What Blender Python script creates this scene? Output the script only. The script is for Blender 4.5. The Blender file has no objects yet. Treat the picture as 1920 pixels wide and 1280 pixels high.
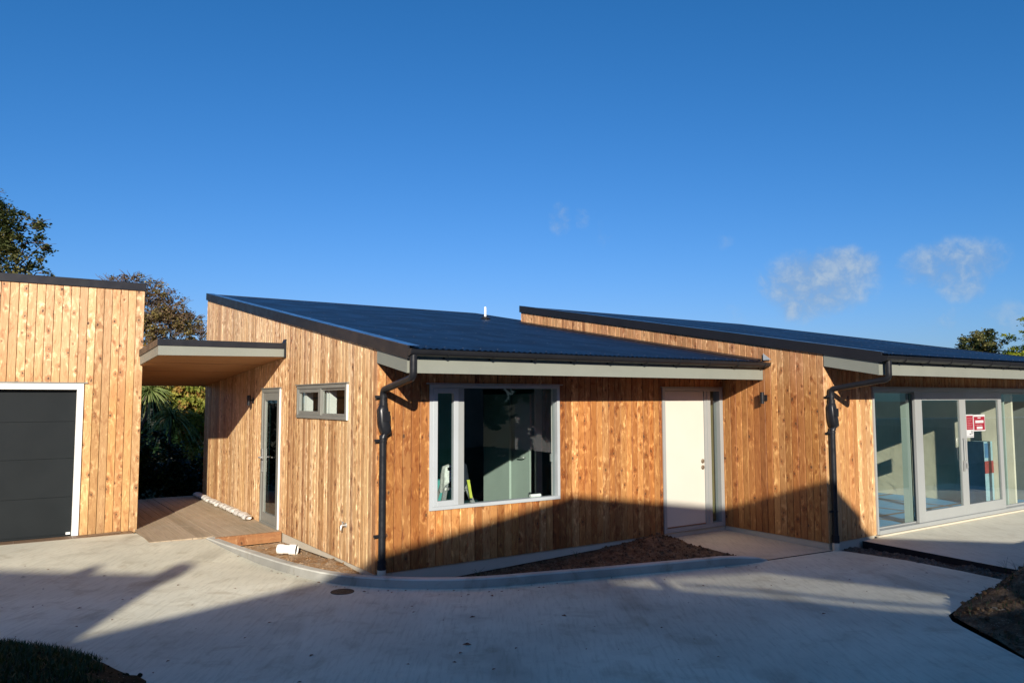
import bpy, bmesh, math, random
from mathutils import Vector, Matrix, noise
from mathutils.geometry import delaunay_2d_cdt
R=math.radians
random.seed(7)
sc=bpy.context.scene
COL=sc.collection
# ------------------------------------------------------------------ node helpers
def newmat(name):
    m=bpy.data.materials.new(name); m.use_nodes=True
    nt=m.node_tree; b=nt.nodes['Principled BSDF']
    return m,nt,b
class N:
    def __init__(s,nt): s.nt=nt
    def n(s,t,**k):
        x=s.nt.nodes.new(t)
        for a,v in k.items(): setattr(x,a,v)
        return x
    def L(s,a,b): s.nt.links.new(a,b)
    def m(s,op,a,b=None,c=None,clamp=False):
        x=s.n('ShaderNodeMath',operation=op); x.use_clamp=clamp
        for i,v in enumerate((a,b,c)):
            if v is None: continue
            if isinstance(v,(int,float)): x.inputs[i].default_value=v
            else: s.L(v,x.inputs[i])
        return x.outputs[0]
    def comb(s,x,y,z):
        c=s.n('ShaderNodeCombineXYZ')
        for i,v in enumerate((x,y,z)):
            if isinstance(v,(int,float)): c.inputs[i].default_value=v
            else: s.L(v,c.inputs[i])
        return c.outputs[0]
    def noise(s,vec,scale=5,detail=4,rough=.5,dist=0):
        x=s.n('ShaderNodeTexNoise'); s.L(vec,x.inputs['Vector'])
        x.inputs['Scale'].default_value=scale; x.inputs['Detail'].default_value=detail
        x.inputs['Roughness'].default_value=rough; x.inputs['Distortion'].default_value=dist
        return x.outputs['Fac']
    def ramp(s,fac,stops):
        x=s.n('ShaderNodeValToRGB'); s.L(fac,x.inputs[0]); cr=x.color_ramp
        while len(cr.elements)<len(stops): cr.elements.new(.5)
        for e,(p,c) in zip(cr.elements,stops):
            e.position=p; e.color=(c if len(c)==4 else (*c,1)) if not isinstance(c,(int,float)) else (c,c,c,1)
        return x.outputs[0]
    def mix(s,f,a,b,mode='MIX'):
        x=s.n('ShaderNodeMix',data_type='RGBA',blend_type=mode)
        for i,v in ((0,f),(6,a),(7,b)):
            if isinstance(v,(int,float)): x.inputs[i].default_value=v
            elif isinstance(v,tuple): x.inputs[i].default_value=(*v,1) if len(v)==3 else v
            else: s.L(v,x.inputs[i])
        return x.outputs[2]
    def obj(s): return s.n('ShaderNodeTexCoord').outputs['Object']
    def sep(s,v):
        x=s.n('ShaderNodeSeparateXYZ'); s.L(v,x.inputs[0]); return x.outputs
    def smooth(s,v,a,b,c=0.,d=1.):
        x=s.n('ShaderNodeMapRange',interpolation_type='SMOOTHSTEP'); s.L(v,x.inputs[0])
        for i,k in enumerate((a,b,c,d)): x.inputs[i+1].default_value=k
        return x.outputs[0]
    def bump(s,h,strength,dist,b):
        x=s.n('ShaderNodeBump'); x.inputs['Strength'].default_value=strength; x.inputs['Distance'].default_value=dist
        s.L(h,x.inputs['Height']); s.L(x.outputs[0],b.inputs['Normal'])

def plain(name,col,rough=.5,metal=0.,spec=.5,var=.12,scale=6,bump=0):
    m,nt,b=newmat(name); n=N(nt)
    o=n.obj(); f=n.noise(o,scale,5,.6)
    dark=tuple(c*(1-var) for c in col); lite=tuple(min(1,c*(1+var)) for c in col)
    n.L(n.mix(n.smooth(f,.3,.7),dark,lite),b.inputs['Base Color'])
    n.L(n.smooth(n.noise(o,scale*3,3),.2,.8,max(.03,rough-.08),min(1,rough+.08)),b.inputs['Roughness'])
    b.inputs['Metallic'].default_value=metal; b.inputs['Specular IOR Level'].default_value=spec
    if bump: n.bump(n.noise(o,scale*12,4),bump,.01,b)
    return m

BW=.108
def wood(name,axis,u0,cols,grey=.0,knot=1.,fig=.6,rough=.5,w=BW,seed=0.,spec=.4,bmp=.35,tone_lift=1.):
    """vertical cedar boards; cols = list of board colours"""
    m,nt,b=newmat(name); n=N(nt)
    s=n.sep(n.obj()); u=s[axis]; z=s[2]
    q=n.m('DIVIDE',n.m('SUBTRACT',u,u0),w)
    fl=n.m('FLOOR',q); fr=n.m('SUBTRACT',n.m('SUBTRACT',q,fl),.5)   # -0.5..0.5
    idv=n.m('ADD',fl,seed)
    wn=n.n('ShaderNodeTexWhiteNoise',noise_dimensions='1D'); n.L(idv,wn.inputs['W']); rnd=wn.outputs['Value']
    wn2=n.n('ShaderNodeTexWhiteNoise',noise_dimensions='1D'); n.L(n.m('ADD',idv,31.7),wn2.inputs['W']); rnd2=wn2.outputs['Value']
    ul=n.m('MULTIPLY',fr,w)
    # knots
    f=n.m('MULTIPLY_ADD',rnd2,2.6,2.4)
    zz=n.m('ADD',n.m('MULTIPLY',z,f),n.m('MULTIPLY',rnd,37.))
    kv=n.comb(n.m('ADD',n.m('MULTIPLY',idv,9.37),n.m('MULTIPLY',n.m('MULTIPLY',ul,f),1.6)),zz,0.)
    wob=n.noise(n.comb(n.m('MULTIPLY',ul,30.),n.m('MULTIPLY',z,14.),idv),1.,2)
    vo=n.n('ShaderNodeTexVoronoi',voronoi_dimensions='2D',feature='F1'); n.L(kv,vo.inputs['Vector']); vo.inputs['Scale'].default_value=1.
    vo.inputs['Randomness'].default_value=1.
    kd=n.m('ADD',vo.outputs['Distance'],n.m('MULTIPLY',n.m('SUBTRACT',wob,.5),.22))
    wn3=n.n('ShaderNodeTexWhiteNoise',noise_dimensions='3D'); n.L(vo.outputs['Color'],wn3.inputs['Vector']); kr=wn3.outputs['Value']
    present=n.m('MULTIPLY',n.smooth(kr,1-.62*knot,1-.62*knot+.05),n.smooth(rnd2,.22,.30))
    ksz=n.m('MULTIPLY_ADD',n.m('FRACT',n.m('MULTIPLY',kr,17.3)),1.0,.42)
    kd=n.m('DIVIDE',kd,ksz)
    kcore=n.m('MULTIPLY',present,n.smooth(kd,.03,.10,1,0))
    kring=n.m('MULTIPLY',present,n.m('MULTIPLY',n.smooth(kd,.06,.13,0,1),n.smooth(kd,.13,.34,1,0)))
    khalo=n.m('MULTIPLY',present,n.m('MULTIPLY',n.smooth(kd,.12,.2,0,1),n.smooth(kd,.2,.62,1,0)))
    khalo=n.m('MULTIPLY',khalo,n.smooth(n.noise(n.comb(n.m('MULTIPLY',ul,22.),n.m('MULTIPLY',z,11.),n.m('ADD',idv,4.)),1.,3),.45,.6))
    # grain, swirling around knots
    push=n.m('MULTIPLY',n.smooth(kd,.0,.5,1,0),.8)
    gw=n.noise(n.comb(n.m('MULTIPLY',fr,1.3),n.m('MULTIPLY',z,1.6),n.m('MULTIPLY',idv,5.1)),1.,3)
    gv=n.comb(n.m('ADD',n.m('MULTIPLY_ADD',gw,3.4,n.m('MULTIPLY',fr,3.2)),n.m('MULTIPLY',push,1.5)),n.m('MULTIPLY',z,.9),n.m('MULTIPLY',idv,3.3))
    grain=n.noise(gv,4.5,6,.62)
    fine=n.noise(n.comb(n.m('MULTIPLY',u,260.),n.m('MULTIPLY',z,5.),idv),1.,3,.6)
    # figure blotches
    fg=n.noise(n.comb(n.m('MULTIPLY_ADD',fr,1.4,n.m('MULTIPLY',idv,4.7)),n.m('MULTIPLY',z,3.4),2.),1.3,4,.6,1.2)
    cols=cols if len(cols)>1 else cols*2
    base=n.ramp(rnd,[(i/(len(cols)-1),c) for i,c in enumerate(cols)])
    # paler higher up: tone-mapped brightness painted into the board colour
    lift_z=n.m('MULTIPLY',n.smooth(z,1.7,2.9),tone_lift)
    base=n.mix(lift_z,base,n.mix(1.,n.mix(.30,base,(.45,.32,.20)),(1.22,1.25,1.3),'MULTIPLY'))
    g=n.smooth(grain,.3,.72)
    c=n.mix(n.m('MULTIPLY',g,.55),base,n.mix(1.,base,(.60,.42,.30),'MULTIPLY'))
    c=n.mix(n.m('MULTIPLY',n.smooth(fg,.55,.68),fig),c,n.mix(1.,c,(1.5,1.75,1.95),'MULTIPLY'))
    c=n.mix(n.m('MULTIPLY',n.smooth(fg,.46,.33),.75*fig+.1),c,n.mix(1.,c,(.60,.42,.32),'MULTIPLY'))
    c=n.mix(n.m('MULTIPLY',n.m('SUBTRACT',fine,.5),.7),c,n.mix(1.,c,(.7,.6,.5),'MULTIPLY'))
    tone=n.m('MULTIPLY_ADD',n.m('FRACT',n.m('MULTIPLY',rnd2,7.13)),.42,.78)
    c=n.mix(1.,c,n.comb(tone,n.m('MULTIPLY_ADD',tone,1.12,-.12),n.m('MULTIPLY_ADD',tone,1.25,-.25)),'MULTIPLY')
    c=n.mix(n.m('MULTIPLY',khalo,min(1.,fig+.2)),c,n.mix(1.,c,(1.55,1.8,2.1),'MULTIPLY'))
    c=n.mix(n.m('MULTIPLY',kring,.62),c,n.mix(1.,c,(.55,.33,.22),'MULTIPLY'))
    c=n.mix(n.m('MULTIPLY',kcore,.95),c,(.075,.03,.014))
    if grey:
        gn=n.smooth(n.noise(n.comb(n.m('MULTIPLY',u,7.),n.m('MULTIPLY',z,.8),3.),1.,4),.35,.75,.25,1.)
        c=n.mix(n.m('MULTIPLY',gn,grey),c,(.37,.26,.185))
    # boards darker low down, in uneven streaks
    lowz=n.m('MULTIPLY',n.smooth(z,.0,.42,1,0),n.smooth(n.noise(n.comb(n.m('MULTIPLY',u,18.),n.m('MULTIPLY',z,3.),1.),1.,3),.3,.8,.2,.75))
    c=n.mix(n.m('MULTIPLY',lowz,.7),c,n.mix(1.,c,(.62,.60,.60),'MULTIPLY'))
    n.L(c,b.inputs['Base Color'])
    n.L(n.smooth(g,0,1,rough-.1,rough+.12),b.inputs['Roughness'])
    b.inputs['Specular IOR Level'].default_value=spec
    h=n.m('ADD',n.m('MULTIPLY',grain,.5),n.m('MULTIPLY',kd,.15)); n.bump(h,bmp,.006,b)
    return m

def concrete(name,col,var=.16,broom=True,dirt=.4,rough=.8,tyre=False):
    m,nt,b=newmat(name); n=N(nt); o=n.obj(); s=n.sep(o)
    big=n.noise(o,.55,5,.6,.4); mid=n.noise(o,3.1,6,.65,.6); fine=n.noise(o,60,4,.7)
    br=n.noise(n.comb(n.m('MULTIPLY_ADD',s[0],.55,n.m('MULTIPLY',s[1],.83)),n.m('MULTIPLY',n.m('MULTIPLY_ADD',s[0],-.83,n.m('MULTIPLY',s[1],.55)),9.),0.),3.,5,.7)
    c=n.mix(n.smooth(big,.3,.7),tuple(x*(1-var) for x in col),tuple(x*(1+var*.6) for x in col))
    c=n.mix(n.m('MULTIPLY',n.smooth(mid,.50,.72),dirt),c,n.mix(1.,c,(.70,.66,.60),'MULTIPLY'))
    c=n.mix(n.m('MULTIPLY',n.smooth(mid,.42,.25),.35),c,n.mix(1.,c,(1.14,1.14,1.13),'MULTIPLY'))
    if broom: c=n.mix(n.m('MULTIPLY',n.smooth(br,.46,.68),.7),c,n.mix(1.,c,(.78,.77,.74),'MULTIPLY'))
    if tyre:
        # broad faint curved tyre sweeps and muddy drips
        wv=n.n('ShaderNodeTexWave',wave_type='RINGS',rings_direction='Z'); mp=n.n('ShaderNodeMapping'); n.L(o,mp.inputs[0]); mp.inputs['Location'].default_value=(-7.,4.5,0)
        n.L(mp.outputs[0],wv.inputs['Vector']); wv.inputs['Scale'].default_value=.19; wv.inputs['Distortion'].default_value=1.2; wv.inputs['Detail'].default_value=2
        t=n.m('MULTIPLY',n.smooth(wv.outputs['Fac'],.86,.99),n.smooth(n.noise(o,1.1,4),.42,.62))
        c=n.mix(n.m('MULTIPLY',t,.6),c,n.mix(1.,c,(.62,.60,.58),'MULTIPLY'))
        jl=n.m('ADD',n.m('MULTIPLY_ADD',s[0],.33,s[1]),n.m('MULTIPLY',n.noise(o,.5,2),.25))
        c=n.mix(n.m('MULTIPLY',n.smooth(jl,.42,.50),.30),c,n.mix(1.,c,(.84,.83,.80),'MULTIPLY'))
        sp=n.noise(o,14,3,.8); c=n.mix(n.m('MULTIPLY',n.smooth(sp,.70,.78),.45),c,(.20,.15,.11))
        mud=n.m('MULTIPLY',n.smooth(n.noise(o,.8,5,.7,1.),.56,.72),n.smooth(mid,.4,.6))
        c=n.mix(n.m('MULTIPLY',mud,.35),c,(.36,.25,.15))
    c=n.mix(n.m('MULTIPLY',n.m('SUBTRACT',fine,.45),.5,clamp=True),c,n.mix(1.,c,(.7,.7,.7),'MULTIPLY'))
    n.L(c,b.inputs['Base Color']); b.inputs['Roughness'].default_value=rough; b.inputs['Specular IOR Level'].default_value=.3
    n.bump(n.m('ADD',n.m('MULTIPLY',fine,.6),br),.35,.006,b)
    return m

def soilmat(name,a,bcol,grass=False):
    m,nt,b=newmat(name); n=N(nt); o=n.obj()
    f=n.noise(o,6,8,.75,.8); g=n.noise(o,38,6,.75)
    c=n.mix(n.smooth(f,.35,.65),a,bcol); c=n.mix(n.smooth(g,.35,.75),c,n.mix(1.,c,(.45,.42,.4),'MULTIPLY'))
    v=n.n('ShaderNodeTexVoronoi'); n.L(o,v.inputs['Vector']); v.inputs['Scale'].default_value=38
    peb=n.m('MULTIPLY',n.smooth(v.outputs['Distance'],.18,.26,1,0),n.smooth(n.noise(o,9,2),.5,.6))
    c=n.mix(n.m('MULTIPLY',peb,.6),c,(.42,.36,.28))
    n.L(c,b.inputs['Base Color']); b.inputs['Roughness'].default_value=.95; b.inputs['Specular IOR Level'].default_value=.15
    n.bump(n.m('ADD',f,n.m('MULTIPLY',g,.7)),1.,.03,b); return m

def leafmat(name,cols,trans=.35):
    m,nt,b=newmat(name); n=N(nt)
    at=n.n('ShaderNodeAttribute',attribute_name='rnd'); 
    c=n.ramp(at.outputs['Fac'],[(i/(len(cols)-1),c) for i,c in enumerate(cols)])
    n.L(c,b.inputs['Base Color']); b.inputs['Roughness'].default_value=.5; b.inputs['Specular IOR Level'].default_value=.35
    tr=n.n('ShaderNodeBsdfTranslucent'); n.L(n.mix(1.,c,(1.2,1.3,.5),'MULTIPLY'),tr.inputs[0])
    mx=n.n('ShaderNodeMixShader'); mx.inputs[0].default_value=trans
    out=nt.nodes['Material Output']; n.L(b.outputs[0],mx.inputs[1]); n.L(tr.outputs[0],mx.inputs[2]); n.L(mx.outputs[0],out.inputs[0])
    return m

def glassmat(name,refl=1.0,tint=(.86,.93,.91),rough=0.,base=.06):
    m=bpy.data.materials.new(name); m.use_nodes=True; nt=m.node_tree; nt.nodes.clear(); n=N(nt)
    out=n.n('ShaderNodeOutputMaterial'); tr=n.n('ShaderNodeBsdfTransparent'); tr.inputs[0].default_value=(*tint,1)
    gl=n.n('ShaderNodeBsdfGlossy'); gl.inputs['Roughness'].default_value=rough; gl.inputs[0].default_value=(.95,.98,1,1)
    fr=n.n('ShaderNodeFresnel'); fr.inputs[0].default_value=1.5
    mx=n.n('ShaderNodeMixShader')
    ge=n.n('ShaderNodeNewGeometry'); ff=n.m('SUBTRACT',1.,ge.outputs['Backfacing'])
    n.L(n.m('MULTIPLY',n.m('MULTIPLY_ADD',fr.outputs[0],1.15*refl,base,clamp=True),ff),mx.inputs[0]); n.L(tr.outputs[0],mx.inputs[1]); n.L(gl.outputs[0],mx.inputs[2]); n.L(mx.outputs[0],out.inputs[0])
    return m

# ------------------------------------------------------------------ materials
M={}
cB=[(.38,.165,.045),(.48,.23,.075),(.28,.095,.023),(.56,.30,.115),(.36,.14,.036),(.46,.20,.06),(.53,.275,.095),(.32,.115,.03)]
cA=[(.44,.245,.10),(.62,.40,.20),(.27,.115,.04),(.72,.50,.285),(.36,.18,.07),(.54,.32,.145),(.66,.44,.24),(.40,.21,.085)]
cG=[(.44,.225,.08),(.52,.295,.125),(.38,.165,.05),(.58,.36,.17),(.42,.20,.065),(.49,.27,.105)]
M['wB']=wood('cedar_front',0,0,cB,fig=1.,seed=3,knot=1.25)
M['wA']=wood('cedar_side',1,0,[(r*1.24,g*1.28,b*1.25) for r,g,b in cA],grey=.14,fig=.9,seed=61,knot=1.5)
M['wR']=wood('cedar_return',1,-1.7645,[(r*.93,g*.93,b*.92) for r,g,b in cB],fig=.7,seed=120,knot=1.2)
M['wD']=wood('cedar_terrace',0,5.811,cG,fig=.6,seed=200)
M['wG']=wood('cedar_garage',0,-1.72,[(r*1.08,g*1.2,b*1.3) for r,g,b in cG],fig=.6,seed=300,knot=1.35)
M['roof']=plain('navy_black_steel',(.006,.010,.020),.36,.0,.32,.1,.6)
M['cap']=plain('dark_steel_trim',(.014,.0145,.018),.42,.0,.3,.1,2)
M['capblue']=plain('steel_flashing_top',(.03,.035,.05),.22,.35,.7,.08,3)
M['gut']=plain('dark_grey_gutter_steel',(.015,.0155,.018),.38,.0,.3,.1,4)
M['pipe']=plain('dark_pvc_pipe',(.013,.0135,.016),.36,.0,.32,.1,6)
M['fascia']=plain('sage_grey_paint',(.205,.215,.18),.55,.0,.4,.04,2,.05)
M['alu']=plain('silver_grey_aluminium',(.34,.355,.345),.4,.2,.5,.04,1)
M['aluB']=plain('taupe_aluminium',(.235,.235,.205),.4,.15,.5,.05,3)
M['aluW']=plain('pale_aluminium',(.46,.49,.50),.4,.2,.5,.04,1)
M['jamb']=plain('white_primed_timber',(.78,.76,.70),.5,.0,.4,.04,5)
M['door']=plain('cream_white_door_paint',(.56,.53,.455),.42,.0,.45,.02,1.5)
M['garage_door']=plain('charcoal_door_steel',(.014,.017,.0185),.5,.0,.12,.08,1)
M['glass']=glassmat('window_glass',1.0,(.93,.965,.96))
M['glassB']=glassmat('coated_window_glass',1.0,(.93,.965,.96),.0,.05)
M['glassD']=glassmat('glazing_glass',1.15,(.93,.97,.96),.0,.05)
M['found']=concrete('foundation_concrete',(.52,.47,.37),.07,False,.15)
M['drive']=concrete('driveway_concrete',(.68,.655,.515),.16,True,.6,.85,True)
M['patio']=concrete('patio_concrete',(.58,.51,.38),.14,True,.5)
M['terr']=concrete('terrace_concrete',(.62,.60,.49),.12,True,.35)
M['kerb']=concrete('kerb_concrete',(.52,.51,.44),.3,False,1.)
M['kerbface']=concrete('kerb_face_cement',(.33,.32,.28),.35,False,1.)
M['black']=plain('black_damp_proof_paint',(.012,.012,.014),.7,.0,.3,.3,8,.3)
M['soil']=soilmat('brown_soil',(.10,.06,.035),(.27,.18,.105))
M['clay']=soilmat('orange_clay_soil',(.38,.20,.075),(.50,.38,.25))
M['gravelly']=soilmat('grey_brown_soil',(.13,.10,.075),(.26,.22,.17))
M['turf']=soilmat('dark_turf_soil',(.02,.024,.010),(.045,.035,.018))
M['ground']=soilmat('bare_ground',(.10,.11,.05),(.16,.13,.08))
M['grass']=leafmat('grass_blade',[(.010,.028,.008),(.02,.05,.012),(.035,.06,.018)],.2)
M['white']=plain('white_plastic',(.80,.79,.74),.4,.0,.5,.05,9)
M['wrap']=plain('crumpled_white_wrap',(.74,.71,.64),.35,.0,.5,.2,14,.8)
M['steel']=plain('brushed_steel',(.5,.5,.48),.35,.6,.5,.06,20)
M['brass']=plain('satin_lock_metal',(.36,.31,.24),.35,.8,.5,.06,20)
M['teal']=plain('aqua_plasterboard',(.07,.29,.27),.7,.0,.3,.06,1.5)
M['grey_int']=plain('primed_door_leaf',(.36,.43,.38),.6,.0,.35,.04,1.5)
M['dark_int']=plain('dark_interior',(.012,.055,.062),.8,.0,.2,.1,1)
M['beige']=plain('raw_lining_board',(.70,.63,.50),.75,.0,.25,.12,1.3)
M['olive']=plain('olive_interior_lining',(.26,.235,.12),.7,.0,.3,.08,2)
M['blue']=plain('blue_floor_protection_sheet',(.07,.30,.56),.45,.0,.5,.12,1.4,.15)
M['tape']=plain('brown_tape',(.16,.10,.07),.5)
M['ceil']=plain('ceiling_board',(.55,.56,.52),.8)
M['ply']=None
def plymat():
    m,nt,b=newmat('stained_plywood_soffit'); n=N(nt); s=n.sep(n.obj())
    g=n.noise(n.comb(n.m('MULTIPLY',s[0],.8),n.m('MULTIPLY',s[1],14.),0.),1.6,6,.6,.5)
    c=n.mix(n.smooth(g,.3,.7),(.30,.145,.055),(.42,.215,.09)); n.L(c,b.inputs['Base Color']); b.inputs['Roughness'].default_value=.55
    n.bump(g,.2,.003,b); return m
M['ply']=plymat()
def deckmat():
    m,nt,b=newmat('weathered_deck_boards'); n=N(nt); s=n.sep(n.obj())
    idv=n.m('FLOOR',n.m('DIVIDE',s[0],.14)); wn=n.n('ShaderNodeTexWhiteNoise',noise_dimensions='1D'); n.L(idv,wn.inputs['W'])
    g=n.noise(n.comb(n.m('MULTIPLY',s[0],40.),n.m('MULTIPLY',s[1],2.),idv),1.,5,.6)
    d=n.noise(n.obj(),2.4,5,.6,.8)
    c=n.ramp(wn.outputs['Value'],[(0,(.37,.29,.19)),(.5,(.44,.345,.235)),(1,(.31,.24,.155))])
    c=n.mix(n.m('MULTIPLY',n.smooth(g,.35,.7),.45),c,n.mix(1.,c,(.6,.55,.5),'MULTIPLY'))
    c=n.mix(n.m('MULTIPLY',n.smooth(d,.5,.72),.5),c,(.47,.38,.26)); n.L(c,b.inputs['Base Color']); b.inputs['Roughness'].default_value=.75
    n.bump(g,.3,.004,b); return m
M['deck']=deckmat()
M['newboard']=wood('fresh_orange_board',0,-20,[(.30,.145,.06)],w=40,seed=9,knot=.4)
M['darkboard']=wood('ground_timber',0,-20,[(.22,.15,.09)],w=40,seed=12,knot=.4)
M['bark']=plain('bark',(.10,.075,.055),.9,.0,.2,.3,9,.6)
M['weatherboard']=plain('white_weatherboard',(.62,.63,.62),.6,.0,.3,.05,2)
M['wbgrey']=plain('grey_weatherboard',(.20,.21,.20),.6,.0,.3,.05,2)
M['fence']=plain('weathered_fence_timber',(.34,.28,.21),.85,.0,.2,.2,3,.3)
M['tile']=plain('dark_roof_tiles',(.05,.045,.042),.8,.0,.3,.2,4,.4)
M['red']=plain('red_print',(.27,.012,.024),.4,.0,.4,.05,3)
M['redp']=plain('faded_red_print',(.30,.05,.05),.5)
M['paper']=plain('white_paper',(.50,.50,.50),.5,.0,.3,.03,4)
M['ink']=plain('dark_ink',(.05,.05,.055),.5)
M['yellow']=plain('yellow_plastic',(.62,.42,.03),.4)
M['lime']=plain('lime_label',(.5,.55,.08),.4)
M['skyblue']=plain('pale_blue_foam',(.28,.42,.48),.6)
M['deepblue']=plain('blue_packaging',(.05,.15,.30),.5)
M['cloth']=plain('white_rag',(.62,.64,.60),.8,.0,.2,.2,20,.5)
M['navycloth']=plain('navy_cloth',(.012,.018,.03),.9)
M['film']=glassmat('clear_plastic_film',.9,(.93,.93,.90),.12)
M['iron']=plain('cast_iron_lid',(.045,.042,.038),.65,.4,.4,.3,22,.6)
M['rust']=plain('dry_leaf',(.16,.06,.03),.8)
M['pebble']=plain('pebble',(.20,.17,.14),.9,.0,.2,.4,30)

# ------------------------------------------------------------------ mesh helpers
class MB:
    def __init__(s): s.v=[];s.f=[];s.mi=[];s.at=None
    def add(s,vs,fs,mi=0):
        o=len(s.v); s.v+= [tuple(p) for p in vs]; s.f+=[tuple(i+o for i in f) for f in fs]; s.mi+=[mi]*len(fs)
    def box(s,a,b,mi=0):
        x0,x1=sorted((a[0],b[0]));y0,y1=sorted((a[1],b[1]));z0,z1=sorted((a[2],b[2]))
        s.add([(x0,y0,z0),(x1,y0,z0),(x1,y1,z0),(x0,y1,z0),(x0,y0,z1),(x1,y0,z1),(x1,y1,z1),(x0,y1,z1)],
              [(0,3,2,1),(4,5,6,7),(0,1,5,4),(1,2,6,5),(2,3,7,6),(3,0,4,7)],mi)
    def prism(s,poly,off,mi=0):
        """closed solid: planar polygon poly (3d) extruded by vector off"""
        n=len(poly); off=Vector(off); nr=Vector((0,0,0))
        P=[Vector(p) for p in poly]
        for i in range(n): nr+=P[i].cross(P[(i+1)%n])
        if nr.dot(off)>0: P.reverse()
        q=[p+off for p in P]
        s.add(P+q,[tuple(range(n)),tuple(range(2*n-1,n-1,-1))]+[(i,i+n,(i+1)%n+n,(i+1)%n) for i in range(n)],mi)
    def tube(s,path,r,seg=14,mi=0,cap=True):
        P=[Vector(p) for p in path]; rr=r if isinstance(r,(list,tuple)) else [r]*len(P)
        rings=[]; prev=None
        for i,p in enumerate(P):
            t=((P[min(i+1,len(P)-1)]-P[max(i-1,0)])).normalized()
            if prev is None:
                a=Vector((1,0,0)) if abs(t.x)<.8 else Vector((0,1,0)); prev=(a-t*a.dot(t)).normalized()
            else: prev=(prev-t*prev.dot(t)).normalized()
            b=t.cross(prev)
            rings.append([p+(prev*math.cos(2*math.pi*k/seg)+b*math.sin(2*math.pi*k/seg))*rr[i] for k in range(seg)])
        vs=[v for rg in rings for v in rg]; fs=[]
        for i in range(len(P)-1):
            for k in range(seg): fs.append((i*seg+k,i*seg+(k+1)%seg,(i+1)*seg+(k+1)%seg,(i+1)*seg+k))
        if cap: fs+= [tuple(range(seg-1,-1,-1)),tuple((len(P)-1)*seg+k for k in range(seg))]
        s.add(vs,fs,mi)
    def obj(s,name,mats,parent=None,smooth=False,bevel=0,label=None,auto=None):
        me=bpy.data.meshes.new(name); me.from_pydata(s.v,[],s.f); me.validate(clean_customdata=False)
        for m in (mats if isinstance(mats,(list,tuple)) else [mats]): me.materials.append(m)
        if len(me.polygons)==len(s.mi): me.polygons.foreach_set('material_index',s.mi)
        if s.at is not None and len(me.polygons)==len(s.at):
            a=me.attributes.new('rnd','FLOAT','FACE'); a.data.foreach_set('value',s.at)
        if smooth: me.polygons.foreach_set('use_smooth',[True]*len(me.polygons))
        if auto:
            try: me.set_sharp_from_angle(angle=R(auto))
            except Exception: pass
        o=bpy.data.objects.new(name,me); COL.objects.link(o)
        if bevel:
            bv=o.modifiers.new('bevel','BEVEL'); bv.width=bevel; bv.segments=2; bv.limit_method='ANGLE'; bv.angle_limit=R(40)
        if parent:
            o.parent=parent; o.matrix_parent_inverse=pmi(parent)
        if label: o['label']=label
        return o
def pmi(p):
    m=Matrix.Identity(4); 
    while p is not None:
        if p.type=='EMPTY': m=Matrix.Translation(p.location).inverted(); break
        p=None
    return m
def thing(name,label,cat,loc,group=None):
    o=bpy.data.objects.new(name,None); o.empty_display_size=.2; COL.objects.link(o); o.location=loc
    o['label']=label;o['category']=cat
    if group:o['group']=group
    return o
def tag(o,label=None,cat=None,group=None,kind=None):
    for k,v in (('label',label),('category',cat),('group',group),('kind',kind)):
        if v:o[k]=v
    return o
def arc(p0,p1,p2,r,n=6):
    """rounded corner at p1"""
    p0,p1,p2=Vector(p0),Vector(p1),Vector(p2); a=(p0-p1).normalized();b=(p2-p1).normalized()
    A=p1+a*r;B=p1+b*r
    return [A*(1-t)**2+p1*2*t*(1-t)+B*t*t for t in [i/n for i in range(n+1)]]

# boards: plane perpendicular to axis n, boards vertical
def boards(axis,u0w,const,sgn,ua,ub,zb,zt,openings=(),w=BW,th=.022,zbf=None):
    """axis 0: boards step along X on plane Y=const (outside = sgn*Y); axis 1: along Y on plane X=const.
    zt: function u->z top. u0w: board lattice origin."""
    mb=MB()
    def P(u,d,z): return (u,const+sgn*d,z) if axis==0 else (const+sgn*d,u,z)
    g=.0030; c=.0050; dep=.011
    k=math.floor((ua-u0w)/w+1e-6)
    rnd=random.Random(int(abs(const)*97)+axis)
    while u0w+k*w<ub-1e-6:
        a=u0w+k*w; e=a+w; k+=1
        jit=rnd.uniform(-.0012,.0012)
        cuts={max(a,ua),min(e,ub)}
        for o in openings:
            for q in o[:2]:
                if max(a,ua)<q<min(e,ub): cuts.add(q)
        cuts=sorted(cuts)
        for i in range(len(cuts)-1):
            x0,x1=cuts[i],cuts[i+1]
            if x1-x0<.002: continue
            mid=(x0+x1)/2
            spans=[(zb,None)]
            for o in openings:
                if o[0]<mid<o[1]:
                    ns=[]
                    for s0,s1 in spans:
                        top=s1 if s1 is not None else 99
                        if o[2]>s0+1e-4 and o[2]<top: ns.append((s0,o[2]))
                        elif o[2]>=top: ns.append((s0,s1)); continue
                        if o[3]<top: ns.append((max(s0,o[3]),s1))
                    spans=ns
            for s0,s1 in spans:
                def zz(u): return zt(u) if s1 is None else s1
                l0=x0+(g if abs(x0-a)<1e-6 else 0); r0=x1-(g if abs(x1-e)<1e-6 else 0)
                lc=l0+(c if abs(x0-a)<1e-6 else 0); rc=r0-(c if abs(x1-e)<1e-6 else 0)
                pr=[(l0,-th-.004),(l0,-.004-0),(lc,jit),(rc,jit),(r0,-.004),(r0,-th-.004)]
                vs=[P(u,d,s0) for u,d in pr]+[P(u,d,zz(u)) for u,d in pr]
                n=6; fs=[(j,j+1,j+1+n,j+n) for j in range(5)]+[tuple(range(n)),tuple(range(2*n-1,n-1,-1))]
                if (axis==0 and sgn<0) or (axis==1 and sgn>0): pass
                else: fs=[tuple(reversed(f)) for f in fs]
                mb.add(vs,fs)
    return mb

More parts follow.
